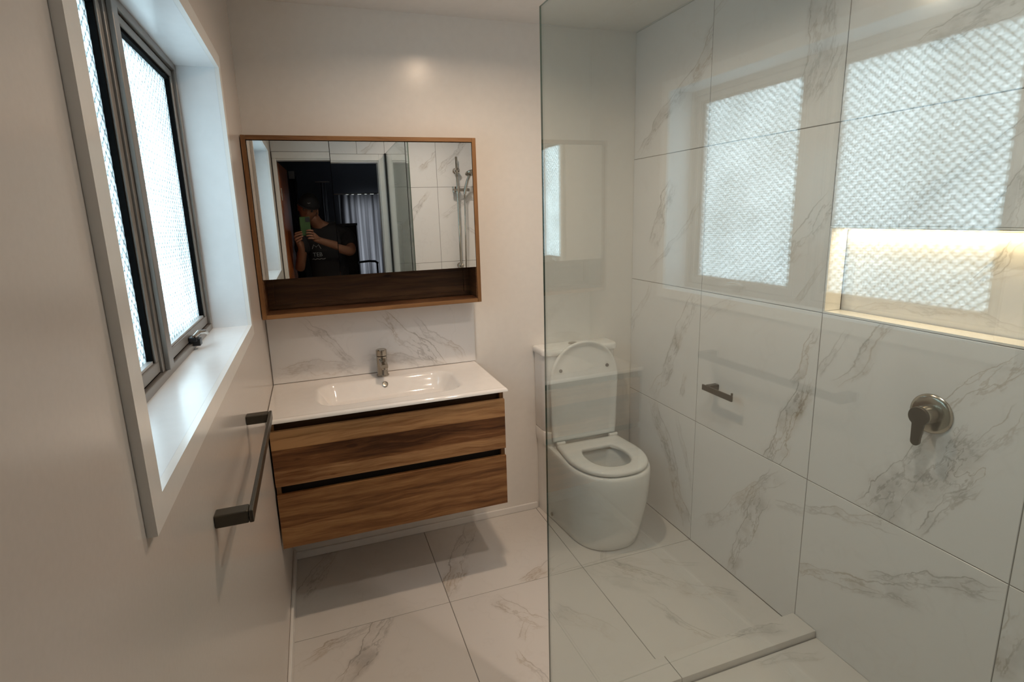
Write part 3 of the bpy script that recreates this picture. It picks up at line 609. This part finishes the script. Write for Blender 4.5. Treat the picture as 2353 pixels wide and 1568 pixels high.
def oval(hx, y0_, y1_, z, n, shift=0):
    cy = (y0_+y1_)/2; hy = abs(y1_-y0_)/2; return cy, hy
nP = len(rings[0])
def oring(hx, ya, yb_, z):
    P = []; cy = (ya+yb_)/2; hy = (ya-yb_)/2
    for (x, y, _) in rings[-1]:
        a = math.atan2(y-(cy), (x-TX)); P.append((TX+hx*math.cos(a), cy+hy*math.sin(a), z))
    return P
rings += [oring(0.140, -0.225, -0.525, 0.400), oring(0.130, -0.235, -0.515, 0.392), oring(0.128, -0.236, -0.513, 0.36), oring(0.120, -0.245, -0.490, 0.30), oring(0.090, -0.27, -0.44, 0.24), oring(0.055, -0.29, -0.39, 0.20)]
loft(bm, rings); link('pan', bm, M_cer, to, smooth_a=50)
bm = bmesh.new(); lathe(bm, (TX, -0.34, 0.232), (0, 0, 1), [(0, 0.070), (0.001, 0.072)], 32); bmesh.ops.scale(bm, vec=(1.1, 1.0, 1), verts=bm.verts, space=Matrix.Translation((-TX, 0.34, 0))); link('water', bm, M_bowl, to)
def rrect(hx, ya, yb_, z, r, n=8):
    hx -= 0.008; TX = 1.430
    P = []; cy = (ya+yb_)/2; hy = abs(ya-yb_)/2
    for (sx, sy, a0) in ((1, 1, 0), (-1, 1, 90), (-1, -1, 180), (1, -1, 270)):
        rr = r if sy < 0 else min(r, 0.006)
        for k in range(n+1):
            a = math.radians(a0+90*k/n); P.append((TX+sx*(hx-rr)+rr*math.cos(a), cy+sy*(hy-rr)+rr*math.sin(a), z))
    return P
bm = bmesh.new(); loft(bm, [rrect(0.202, -0.001, -0.140, 0.3995, 0.04), rrect(0.206, -0.001, -0.145, 0.42, 0.045), rrect(0.207, -0.001, -0.146, 0.470, 0.045), rrect(0.204, -0.001, -0.143, 0.474, 0.045)]); link('cistern_seat', bm, M_cer, to, smooth_a=50)
bm = bmesh.new(); loft(bm, [rrect(0.203, -0.002, -0.125, 0.4745, 0.04), rrect(0.206, -0.002, -0.129, 0.479, 0.045), rrect(0.207, -0.002, -0.132, 0.62, 0.045), rrect(0.208, -0.002, -0.135, 0.868, 0.045)]); link('cistern', bm, M_cer, to, smooth_a=50)
bm = bmesh.new(); loft(bm, [rrect(0.213, -0.002, -0.140, 0.8685, 0.045), rrect(0.2165, -0.002, -0.144, 0.872, 0.045), rrect(0.2165, -0.002, -0.144, 0.893, 0.045), rrect(0.212, -0.003, -0.140, 0.900, 0.045), rrect(0.202, -0.010, -0.130, 0.902, 0.04)]); lid_c = link('cistern_lid', bm, M_cer, to, smooth_a=50)
bm = bmesh.new(); lathe(bm, (TX-0.022, -0.062, 0.9015), (0, 0, 1), [(0, 0.024), (0.004, 0.024), (0.006, 0.021), (0.0055, 0.001)], 32); link('flush_button', bm, M_chrome, lid_c, smooth_a=40)
# seat ring
bm = bmesh.new(); hw = 0.187
o1 = uout(hw, -0.175, -0.560, 0, hwb=0.172, cr=0.012)
def seat_ring(inset, z, inner=False):
    if not inner: return [(TX+(x-TX)*(1-inset/hw), -0.37+(y+0.37)*(1-inset/0.19), z) for x, y, _ in o1]
    P = []; cy, hx, hy = -0.365, 0.103-inset, 0.125-inset
    for (x, y, _) in o1:
        a = math.atan2((y-cy)*0.9, x-TX); ex = 2.3; ca, sa = math.cos(a), math.sin(a)
        P.append((TX+hx*(abs(ca)**(2/ex))*(1 if ca >= 0 else -1), cy+hy*(abs(sa)**(2/ex))*(1 if sa >= 0 else -1), z))
    return P
RR = [seat_ring(0.006, 0.4045), seat_ring(0.0, 0.409), seat_ring(0.0, 0.417), seat_ring(0.003, 0.4225), seat_ring(0.010, 0.4265), seat_ring(0.03, 0.4285), seat_ring(-0.012, 0.4275, True), seat_ring(-0.004, 0.425, True), seat_ring(0, 0.420, True), seat_ring(0.0, 0.408, True), seat_ring(-0.006, 0.4045, True)]
Rv = loft(bm, RR, False, False); n = len(Rv[0])
for i in range(n): bm.faces.new((Rv[-1][i], Rv[-1][(i+1) % n], Rv[0][(i+1) % n], Rv[0][i]))
seat = link('seat', bm, M_seat, to, smooth_a=60)
for sx in (-1, 1):
    bm = bmesh.new(); cyl(bm, (TX+sx*0.125, -0.176, 0.428), (TX+sx*0.170, -0.176, 0.428), 0.009, seg=20); link('hinge', bm, M_seat, seat, smooth_a=40)
box('buffer_pad', [(TX-0.175, TX+0.175, -0.1700, -0.155, 0.4010, 0.4045)], M_seat, seat)
# raised lid: U plate with rim, built flat then rotated up about the hinge
bm = bmesh.new(); hwl = 0.187; Ll = 0.502
def lido(ins, w):    # w = height above the outer (rear) face
    P = []
    yc = Ll-hwl*1.12
    for i in range(49):
        a = math.pi*i/48; ca, sa = math.cos(a), math.sin(a); ex = 2.15
        P.append(((hwl-ins)*(abs(ca)**(2/ex))*(1 if ca >= 0 else -1), yc+(Ll-ins-yc)*(abs(sa)**(2/ex)), w))
    for k in range(1, 7): P.append((-(hwl-ins)+0.010*k/6, yc*(1-k/6)+ins*0.6*(k/6), w))
    for k in range(6, 0, -1): P.append(((hwl-ins)-0.010*k/6, yc*(1-k/6)+ins*0.6*(k/6), w))
    return P
RL = [lido(0.010, 0.0), lido(0.002, 0.003), lido(0.0, 0.009), lido(0.001, 0.018), lido(0.004, 0.020), lido(0.011, 0.0195), lido(0.019, 0.0120), lido(0.045, 0.0105)]
loft(bm, RL)
ang = math.radians(89.5)
Ml = Matrix.Translation((TX-0.008, -0.156, 0.436)) @ Matrix.Rotation(math.pi, 4, 'Z') @ Matrix.Identity(4)
# flat lid lies towards -y with its inner face down; raise by rotating about x
for v in bm.verts:
    x, y, w_ = v.co; a = ang+math.radians(2.0)
    v.co = Vector((TX-0.006+x, -0.1415-w_*math.sin(a)-y*math.cos(a)*0, 0.431+y*math.sin(a)))
lid = link('lid', bm, M_seat, to, smooth_a=60)
for sx, zz in ((-1, 0.795), (1, 0.795)):
    bm = bmesh.new(); lathe(bm, (TX-0.006+sx*0.128, -0.152, zz), (0, -1, 0), [(0, 0.0085), (0.0045, 0.0085), (0.006, 0.007)], 20); link('bumper', bm, M_pad, lid, smooth_a=40)
bm = bmesh.new(); lathe(bm, (TX-0.2005, -0.17, 0.049), (-1, 0.02, 0), [(-0.006, 0.009), (0.001, 0.009), (0.0028, 0.006)], 20); link('bolt_cap', bm, M_chrome, to, smooth_a=40)
# ------------------------------------------------------------------ shower rail on the near wall
sr = root('shower_rail', (1.38, N+0.04, 1.15), 'chrome slide rail with hand shower on the tiled wall beside the doorway', 'shower')
bm = bmesh.new(); cyl(bm, (1.375, N+0.052, 1.10), (1.375, N+0.052, 2.03), 0.0095, seg=20); link('rail', bm, M_chrome, sr, smooth_a=40)
for z in (1.165, 1.925):
    bm = bmesh.new(); cyl(bm, (1.375, N+0.0004, z), (1.375, N+0.052, z), 0.014, seg=20); lathe(bm, (1.375, N+0.0004, z), (0, 1, 0), [(0, 0.022), (0.006, 0.022), (0.008, 0.015)], 24); lathe(bm, (1.375, N+0.036, z), (0, 1, 0), [(0, 0.012), (0.004, 0.021), (0.030, 0.021), (0.034, 0.016)], 24); link('bracket', bm, M_chrome, sr, smooth_a=40)
bm = bmesh.new(); cyl(bm, (1.335, N+0.052, 1.775), (1.47, N+0.060, 1.772), 0.0135, seg=20); cyl(bm, (1.345, N+0.052, 1.755), (1.345, N+0.052, 1.80), 0.014, seg=16); cyl(bm, (1.375, N+0.052, 1.75), (1.375, N+0.052, 1.80), 0.0165, seg=20); link('slider', bm, M_chrome, sr, smooth_a=40)
hs = None
bm = bmesh.new(); tube(bm, [(1.430, N+0.064, 1.742), (1.438, N+0.070, 1.79), (1.452, N+0.085, 1.845), (1.465, N+0.11, 1.885)], [0.011, 0.013, 0.012, 0.012], 16); hh_ = link('hand_shower', bm, M_chrome, sr, smooth_a=50)
bm = bmesh.new(); lathe(bm, (1.476, N+0.135, 1.900), (0.10, 0.30, -1), [(-0.012, 0.02), (-0.008, 0.050), (0.0, 0.056), (0.008, 0.054)], 36); link('spray_head', bm, M_nick, hh_, smooth_a=40)
pts = []
for i in range(40):
    s = i/39; pts.append((1.430-0.005*math.sin(s*3.0)-0.01*s, N+0.062+0.02*math.sin(s*3.1)-0.03*s, 1.742-0.70*s))
bm = bmesh.new(); tube(bm, pts, 0.0065, 10); link('hose', bm, M_chrome, sr, smooth_a=60)
bm = bmesh.new(); lathe(bm, (1.417, N+0.0004, 1.040), (0, 1, 0), [(0, 0.026), (0.006, 0.026), (0.01, 0.014), (0.034, 0.012)], 24); link('wall_elbow', bm, M_chrome, sr, smooth_a=40)
# ------------------------------------------------------------------ downlights
for i, (x, y) in enumerate(DOWN):
    t_ = root('downlight', (x, y, H), ('warm recessed ceiling downlight above the bathroom floor', 'warm recessed ceiling downlight above the shower')[i], 'light')
    bm = bmesh.new(); Ra = [[(x+r*math.cos(2*math.pi*k/40), y+r*math.sin(2*math.pi*k/40), z) for k in range(40)] for (r, z) in ((0.050, H-0.0004), (0.050, H-0.004), (0.038, H-0.004), (0.036, H-0.0004))]
    loft(bm, Ra, False, False); link('bezel', bm, M_trim, t_, smooth_a=40)
    bm = bmesh.new(); cyl(bm, (x, y, H-0.0015), (x, y, H-0.0005), 0.035, seg=32); link('lens', bm, M_lens, t_)
# ------------------------------------------------------------------ bedroom seen in the mirror
BY = -5.6
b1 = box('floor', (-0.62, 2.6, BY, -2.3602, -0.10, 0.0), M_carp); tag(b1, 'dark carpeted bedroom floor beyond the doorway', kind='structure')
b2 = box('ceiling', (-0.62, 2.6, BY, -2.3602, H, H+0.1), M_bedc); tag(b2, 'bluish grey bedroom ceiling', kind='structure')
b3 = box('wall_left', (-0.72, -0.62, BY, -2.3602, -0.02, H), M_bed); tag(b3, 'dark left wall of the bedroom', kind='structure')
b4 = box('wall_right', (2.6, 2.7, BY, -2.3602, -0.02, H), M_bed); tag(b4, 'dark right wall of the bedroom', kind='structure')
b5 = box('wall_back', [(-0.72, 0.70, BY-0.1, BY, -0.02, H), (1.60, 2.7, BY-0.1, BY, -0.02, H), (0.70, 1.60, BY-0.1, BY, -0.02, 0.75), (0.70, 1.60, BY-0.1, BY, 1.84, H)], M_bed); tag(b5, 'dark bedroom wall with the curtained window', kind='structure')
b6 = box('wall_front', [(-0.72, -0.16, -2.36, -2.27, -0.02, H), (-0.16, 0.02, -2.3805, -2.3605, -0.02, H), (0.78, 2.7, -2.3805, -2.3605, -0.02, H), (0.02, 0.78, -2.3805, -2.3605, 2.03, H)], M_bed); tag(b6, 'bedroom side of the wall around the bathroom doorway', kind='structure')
w2 = root('window_2', (1.15, BY, 0.75), 'bedroom window behind the grey curtain', kind='structure')
box('frame', [(0.70, 0.74, BY-0.07, BY-0.03, 0.75, 1.84), (1.56, 1.60, BY-0.07, BY-0.03, 0.75, 1.84), (1.13, 1.17, BY-0.07, BY-0.03, 0.75, 1.84), (0.74, 1.13, BY-0.07, BY-0.03, 0.75, 0.79), (1.17, 1.56, BY-0.07, BY-0.03, 0.75, 0.79), (0.74, 1.13, BY-0.07, BY-0.03, 1.80, 1.84), (1.17, 1.56, BY-0.07, BY-0.03, 1.80, 1.84)], M_trim, w2)
def curtain(name, x0, x1, y, z0, z1, label, folds, amp=0.03):
    bm = bmesh.new(); nx, nz = folds*8, 6; V = []
    for j in range(nz+1):
        s = j/nz
        V.append([bm.verts.new((x0+(x1-x0)*i/nx, y+amp*(0.35+0.65*min(1, (1-s)*5))*math.sin(2*math.pi*i/8+0.6*math.sin(i*0.37)), z0+(z1-z0)*s)) for i in range(nx+1)])
    for j in range(nz):
        for i in range(nx): bm.faces.new((V[j][i], V[j][i+1], V[j+1][i+1], V[j+1][i]))
    r = root(name, ((x0+x1)/2, y, z0), label, 'curtain')
    link('cloth', bm, M_curt, r, smooth_a=80)
    bm = bmesh.new(); cyl(bm, (x0-0.05, y, z1+0.012), (x1+0.05, y, z1+0.012), 0.009, seg=12); cyl(bm, (x0-0.05, y, z1+0.012), (x0-0.05, BY+0.0005 if name == 'curtain' else y-0.05, z1+0.012), 0.006, seg=10); link('curtain_rail', bm, M_nick, r, smooth_a=40)
    return r
curtain('curtain', 0.62, 1.70, BY+0.09, 0.35, 1.90, 'gathered grey curtain drawn across the bedroom window', 13, 0.032)
curtain('curtain', 0.40, 0.47, BY+0.10, 0.9, 2.02, 'narrow pale curtain left of the grey bedroom curtain', 2, 0.012)
r = root('curtain', (0.06, -4.3, 0.4), 'pale hanging curtain gathered beside the open door', 'curtain')
bm = bmesh.new(); V = []
for j in range(7): V.append([bm.verts.new((0.045+0.09*i/24, -4.3+0.02*math.sin(i*1.1)-0.02*i/24, 0.4+(1.62)*j/6)) for i in range(25)])
for j in range(6):
    for i in range(24): bm.faces.new((V[j][i], V[j][i+1], V[j+1][i+1], V[j+1][i]))
link('cloth', bm, M_curt, r, smooth_a=80)
tk = box('tieback', (0.06, 0.12, -4.27, -4.25, 1.99, 2.07), M_trim, r, bevel=0.004)
# dark dresser and small chair
dz = root('dresser', (0.70, -5.15, 0), 'tall dark dresser standing before the bedroom curtain', 'dresser')
box('body', (0.40, 0.775, -5.30, -4.95, 0.06, 1.50), M_black, dz, bevel=0.004)
box('top', (0.39, 0.785, -5.305, -4.94, 1.5002, 1.53), mat('dresser_top', (0.2, 0.22, 0.25), 0.3), dz, bevel=0.003)
for k in range(5): box('drawer', (0.415, 0.76, -4.9495, -4.935, 0.09+k*0.28, 0.35+k*0.28), M_black, dz, bevel=0.003)
for xx in (0.42, 0.755):
    for yy in (-5.28, -4.97): box('foot', (xx-0.015, xx+0.015, yy-0.015, yy+0.015, 0.0005, 0.0598), M_black, dz)
ch = root('chair', (0.90, -4.75, 0), 'black metal chair with a curved top rail before the bedroom curtain', 'chair')
pts = [(0.74, -4.80, 1.03), (0.76, -4.85, 1.05), (0.88, -4.88, 1.055), (0.96, -4.87, 1.05), (0.985, -4.82, 1.03)]
bm = bmesh.new(); tube(bm, pts, 0.014, 10); link('top_rail', bm, M_black, ch, smooth_a=60)
for (xx, yy, zt) in ((0.745, -4.81, 1.03), (0.98, -4.83, 1.03), (0.76, -4.50, 0.47), (0.96, -4.50, 0.47)):
    bm = bmesh.new(); cyl(bm, (xx, yy, zt), (xx, yy, 0.0005), 0.011, seg=12); link('leg', bm, M_black, ch, smooth_a=40)
box('seat', (0.735, 0.99, -4.86, -4.46, 0.455, 0.49), M_black, ch, bevel=0.01)
# ------------------------------------------------------------------ the photographer seen in the mirror
def skin_obj(name, verts, edges, radii, m, parent, sub=2, rootv=0):
    off = wloc(parent); me = bpy.data.meshes.new(name)
    me.from_pydata([Vector(v)-off for v in verts], edges, []); o = bpy.data.objects.new(name, me); COL.objects.link(o); o.parent = parent
    s = o.modifiers.new('skin', 'SKIN'); s.use_smooth_shade = True
    if not me.skin_vertices: me.skin_vertices.new(name='')
    for i, r_ in enumerate(radii):
        sv = me.skin_vertices[0].data[i]; sv.radius = r_ if isinstance(r_, tuple) else (r_, r_); sv.use_root = (i == rootv)
    ss = o.modifiers.new('sub', 'SUBSURF'); ss.levels = sub; ss.render_levels = sub
    me.materials.append(m); return o
pe = root('person', (0.35, -2.95, 0), 'person in black cap and t-shirt photographing with a green phone', 'person')
J = {'pelvis': (0.36, -2.98, 0.94), 'waist': (0.36, -2.97, 1.10), 'chest': (0.35, -2.95, 1.30), 'neckb': (0.325, -2.925, 1.475), 'neck': (0.265, -2.865, 1.545), 'head': (0.235, -2.81, 1.60),
     'rs': (0.525, -2.93, 1.425), 're': (0.548, -2.73, 1.285), 'rw': (0.290, -2.575, 1.385), 'rh': (0.235, -2.525, 1.415),
     'ls': (0.165, -2.92, 1.415), 'le': (0.105, -2.74, 1.14), 'lw': (0.140, -2.575, 1.325), 'lh': (0.135, -2.525, 1.385),
     'rhip': (0.455, -2.98, 0.90), 'rk': (0.47, -2.96, 0.50), 'ra': (0.475, -2.99, 0.09), 'rt': (0.485, -2.86, 0.035),
     'lhip': (0.265, -2.98, 0.90), 'lk': (0.25, -2.96, 0.50), 'la': (0.235, -2.99, 0.09), 'ltoe': (0.225, -2.86, 0.035)}
rad = {'pelvis': (0.15, 0.11), 'waist': (0.14, 0.105), 'chest': (0.13, 0.09), 'neckb': (0.052, 0.05), 'neck': 0.055, 'head': 0.058, 'rs': 0.045, 're': 0.045, 'rw': 0.028, 'rh': (0.036, 0.022),
       'ls': 0.045, 'le': 0.043, 'lw': 0.028, 'lh': (0.036, 0.022), 'rhip': 0.09, 'rk': 0.058, 'ra': 0.04, 'rt': 0.032, 'lhip': 0.09, 'lk': 0.058, 'la': 0.04, 'ltoe': 0.032}
names = list(J); E_ = [('pelvis', 'waist'), ('waist', 'chest'), ('chest', 'neckb'), ('neckb', 'neck'), ('neck', 'head'), ('neckb', 'rs'), ('rs', 're'), ('re', 'rw'), ('rw', 'rh'), ('neckb', 'ls'), ('ls', 'le'), ('le', 'lw'), ('lw', 'lh'), ('pelvis', 'rhip'), ('rhip', 'rk'), ('rk', 'ra'), ('ra', 'rt'), ('pelvis', 'lhip'), ('lhip', 'lk'), ('lk', 'la'), ('la', 'ltoe')]
ix = {n_: i for i, n_ in enumerate(names)}
body = skin_obj('body', [J[n_] for n_ in names], [(ix[a], ix[b]) for a, b in E_], [rad[n_] for n_ in names], M_skin, pe)
# clothes
tn = ['pelvis', 'waist', 'chest', 'neckb', 'rs', 'ls']; tv = [J[n_] for n_ in tn]
tv[0] = (0.36, -2.975, 0.98)
rsl = tuple(Vector(J['rs']).lerp(Vector(J['re']), 0.72)); lsl = tuple(Vector(J['ls']).lerp(Vector(J['le']), 0.55))
tv += [rsl, lsl]
skin_obj('t_shirt', tv, [(0, 1), (1, 2), (2, 3), (3, 4), (3, 5), (4, 6), (5, 7)], [(0.175, 0.135), (0.17, 0.135), (0.190, 0.15), (0.105, 0.095), (0.088, 0.088), (0.088, 0.088), 0.068, 0.066], M_tee, pe)
kn = ['pelvis', 'rhip', 'rk', 'ra', 'lhip', 'lk', 'la']; kv = [list(J[n_]) for n_ in kn]; kv[3][2] = 0.10; kv[6][2] = 0.10
skin_obj('trousers', kv, [(0, 1), (1, 2), (2, 3), (0, 4), (4, 5), (5, 6)], [(0.155, 0.125), 0.105, 0.075, 0.06, 0.105, 0.075, 0.06], M_trou, pe)
for s_, an in ((1, 'ra'), (-1, 'la')):
    bm = bmesh.new(); ax_, ay_ = J[an][0], J[an][1]
    loft(bm, [[(ax_+hx*math.cos(a), ay_+0.045+hy*math.sin(a), z) for a in [2*math.pi*k/20 for k in range(20)]] for (z, hx, hy) in ((0.001, 0.046, 0.135), (0.03, 0.048, 0.138), (0.06, 0.044, 0.12), (0.085, 0.04, 0.07))]); link('shoe', bm, M_black, pe, smooth_a=50)
# head
HC = Vector((0.222, -2.775, 1.650)); bm = bmesh.new(); bmesh.ops.create_uvsphere(bm, u_segments=40, v_segments=28, radius=1)
for v in bm.verts:
    x, y, z = v.co; X_, Y_, Z_ = x*0.076, y*0.096, z*0.118
    if z < -0.1: f_ = 1-0.30*min(1, (-0.1-z)/0.9); X_ *= f_; Y_ = Y_*(1-0.12*(-z))+0.012*(-z)
    if y > 0.5:
        nz_ = math.exp(-((x/0.16)**2))*math.exp(-(((z+0.12)/0.20)**2)); Y_ += 0.022*nz_*(1.0 if z > -0.3 else 0.5)
        Y_ += 0.006*math.exp(-((x/0.3)**2))*math.exp(-(((z+0.46)/0.10)**2))
        for sx in (-1, 1): Y_ -= 0.010*math.exp(-(((x-sx*0.40)/0.18)**2))*math.exp(-(((z-0.03)/0.12)**2))
        Y_ += 0.008*math.exp(-((x/0.35)**2))*math.exp(-(((z+0.85)/0.12)**2))
    v.co = Vector((X_, Y_, Z_))
RH = Matrix.Rotation(math.radians(14), 3, 'Y') @ Matrix.Rotation(math.radians(-16), 3, 'X')
def hp(x, y, z): return HC+RH @ Vector((x, y, z))
bmesh.ops.transform(bm, matrix=Matrix.Translation(HC) @ RH.to_4x4(), verts=bm.verts)
head = link('head', bm, M_skin, pe, smooth_a=80)
for sx in (-1, 1):
    bm = bmesh.new(); bmesh.ops.create_uvsphere(bm, u_segments=14, v_segments=10, radius=0.0115); bmesh.ops.translate(bm, verts=bm.verts, vec=hp(sx*0.031, 0.078, 0.004)); link('eye', bm, M_eye, head, smooth_a=60)
    bm = bmesh.new(); bmesh.ops.create_uvsphere(bm, u_segments=14, v_segments=10, radius=1); bmesh.ops.scale(bm, vec=(0.008, 0.019, 0.031), verts=bm.verts); bmesh.ops.translate(bm, verts=bm.verts, vec=hp(sx*0.077, -0.004, -0.012)); link('ear', bm, M_skin, head, smooth_a=60)
bm = bmesh.new(); bmesh.ops.create_uvsphere(bm, u_segments=14, v_segments=10, radius=1); bmesh.ops.scale(bm, vec=(0.024, 0.006, 0.006), verts=bm.verts); bmesh.ops.translate(bm, verts=bm.verts, vec=hp(0, 0.091, -0.057)); link('mouth', bm, M_lip, head, smooth_a=60)
bm = bmesh.new(); bmesh.ops.create_uvsphere(bm, u_segments=40, v_segments=24, radius=1)
bmesh.ops.delete(bm, geom=[v for v in bm.verts if v.co.z < 0.08], context='VERTS')
for v in bm.verts: v.co = Vector((v.co.x*0.088, v.co.y*0.108, v.co.z*0.118+0.012))
bmesh.ops.transform(bm, matrix=Matrix.Translation(HC) @ RH.to_4x4(), verts=bm.verts)
cap = link('cap', bm, M_cap, head, smooth_a=80); sm = cap.modifiers.new('s', 'SOLIDIFY'); sm.thickness = 0.003
bm = bmesh.new(); top, botm = [], []
for dz_ in (0.0, 0.004):
    ringp = []
    for k in range(25):
        a = math.radians(-8+196*k/24); ringp.append(hp(0.085*math.cos(a), 0.088*max(0, math.sin(a))+0.045, 0.024+dz_-0.012*max(0, math.sin(a))+0.014*math.cos(a)**0))
    for k in range(24, -1, -1):
        a = math.radians(-8+196*k/24); ringp.append(hp(0.080*math.cos(a), 0.050*max(0, math.sin(a))+0.02, 0.030+dz_))
    (top if dz_ else botm).extend([bm.verts.new(p) for p in ringp])
nk = len(top)
for q in (top, botm):
    for k in range(24): bm.faces.new((q[k], q[k+1], q[nk-2-k], q[nk-1-k]))
for k in range(nk): bm.faces.new((top[k], top[(k+1) % nk], botm[(k+1) % nk], botm[k]))
bmesh.ops.remove_doubles(bm, verts=bm.verts, dist=1e-6); link('brim', bm, M_cap, cap, smooth_a=50)
bm = bmesh.new(); tube(bm, [hp(-0.012, 0.104, 0.070), hp(-0.002, 0.106, 0.068), hp(0.012, 0.103, 0.077)], [0.0015, 0.003, 0.001], 8); link('cap_logo', bm, M_print, cap)
# hands: palm plus five fingers, skinned chains rooted in the palm
def hand(name, wrist, palm, fingers, thumb):
    h = skin_obj(name, [wrist, palm]+[f[0] for f in fingers], [(0, 1)]+[(1, 2+i) for i in range(len(fingers))], [0.026, (0.032, 0.020)]+[0.012]*len(fingers), M_skin, pe, 2)
    for f in fingers+[thumb]:
        skin_obj('finger', [palm if f is thumb else tuple(Vector(palm).lerp(Vector(f[0]), 0.5))]+list(f), [(i, i+1) for i in range(len(f))], [0.011]+[0.0095-0.0008*i for i in range(len(f))], M_skin, h, 2)
    return h
# left hand (camera-left in the mirror): fingers slant up over the lower corner of the phone
LF = [[(0.112, -2.505, 1.432), (0.104, -2.483, 1.452), (0.142, -2.474, 1.462), (0.158, -2.475, 1.464)],
      [(0.106, -2.503, 1.412), (0.098, -2.480, 1.432), (0.140, -2.471, 1.446), (0.162, -2.473, 1.449)],
      [(0.108, -2.503, 1.392), (0.102, -2.479, 1.409), (0.142, -2.471, 1.426), (0.164, -2.476, 1.431)],
      [(0.114, -2.505, 1.374), (0.110, -2.483, 1.388), (0.146, -2.477, 1.406), (0.154, -2.487, 1.412)]]
hand('hand', J['lw'], (0.128, -2.528, 1.392), LF, [(0.142, -2.520, 1.410), (0.152, -2.512, 1.432), (0.162, -2.507, 1.455)])
RF = [[(0.232, -2.502, 1.458), (0.239, -2.479, 1.470), (0.205, -2.473, 1.474), (0.188, -2.475, 1.470)],
      [(0.240, -2.500, 1.440), (0.230, -2.478, 1.450), (0.206, -2.470, 1.455), (0.184, -2.473, 1.452)],
      [(0.240, -2.500, 1.421), (0.230, -2.478, 1.430), (0.206, -2.470, 1.434), (0.186, -2.474, 1.430)],
      [(0.234, -2.503, 1.402), (0.239, -2.482, 1.409), (0.204, -2.477, 1.412), (0.197, -2.486, 1.409)]]
hand('hand', J['rw'], (0.238, -2.528, 1.425), RF, [(0.226, -2.520, 1.440), (0.214, -2.512, 1.462), (0.202, -2.507, 1.482)])
# shirt print
def text(name, s, size, m, parent, loc, rot):
    cu = bpy.data.curves.new(name, 'FONT'); cu.body = s; cu.size = size; cu.extrude = 0.0006; cu.align_x = 'CENTER'; cu.resolution_u = 3
    tmp = bpy.data.objects.new(name, cu); me_ = bpy.data.meshes.new_from_object(tmp); bpy.data.objects.remove(tmp)
    o = bpy.data.objects.new(name, me_); COL.objects.link(o); o.data.materials.clear(); o.data.materials.append(m); o.parent = parent
    o.matrix_world = Matrix.LocRotScale(Vector(loc)-wloc(parent), Euler(rot), Vector((-1, 1, 1))); return o
text('shirt_lettering', 'TEB', 0.048, M_print, pe, (0.262, -2.785, 1.245), (math.radians(82), 0, math.radians(180-6)))
bm = bmesh.new(); tube(bm, [(0.222, -2.783, 1.31), (0.235, -2.780, 1.345), (0.255, -2.779, 1.325), (0.275, -2.779, 1.345), (0.292, -2.782, 1.31)], 0.003, 6); link('shirt_emblem', bm, M_print, pe); bm = bmesh.new(); tube(bm, [(0.215+0.012*i, -2.787, 1.222+0.004*math.sin(i*2.3)) for i in range(10)], 0.003, 6); link('shirt_underline', bm, M_print, pe)
# phone
pho = root('phone', (0.186, -2.489, 1.43), 'green-cased phone held upright in both hands', 'phone')
box('case', (0.147, 0.226, -2.4945, -2.4860, 1.431, 1.580), M_case, pho, bevel=0.004)
box('camera_bump', (0.190, 0.2235, -2.4858, -2.4842, 1.538, 1.576), M_black, pho, bevel=0.0006)
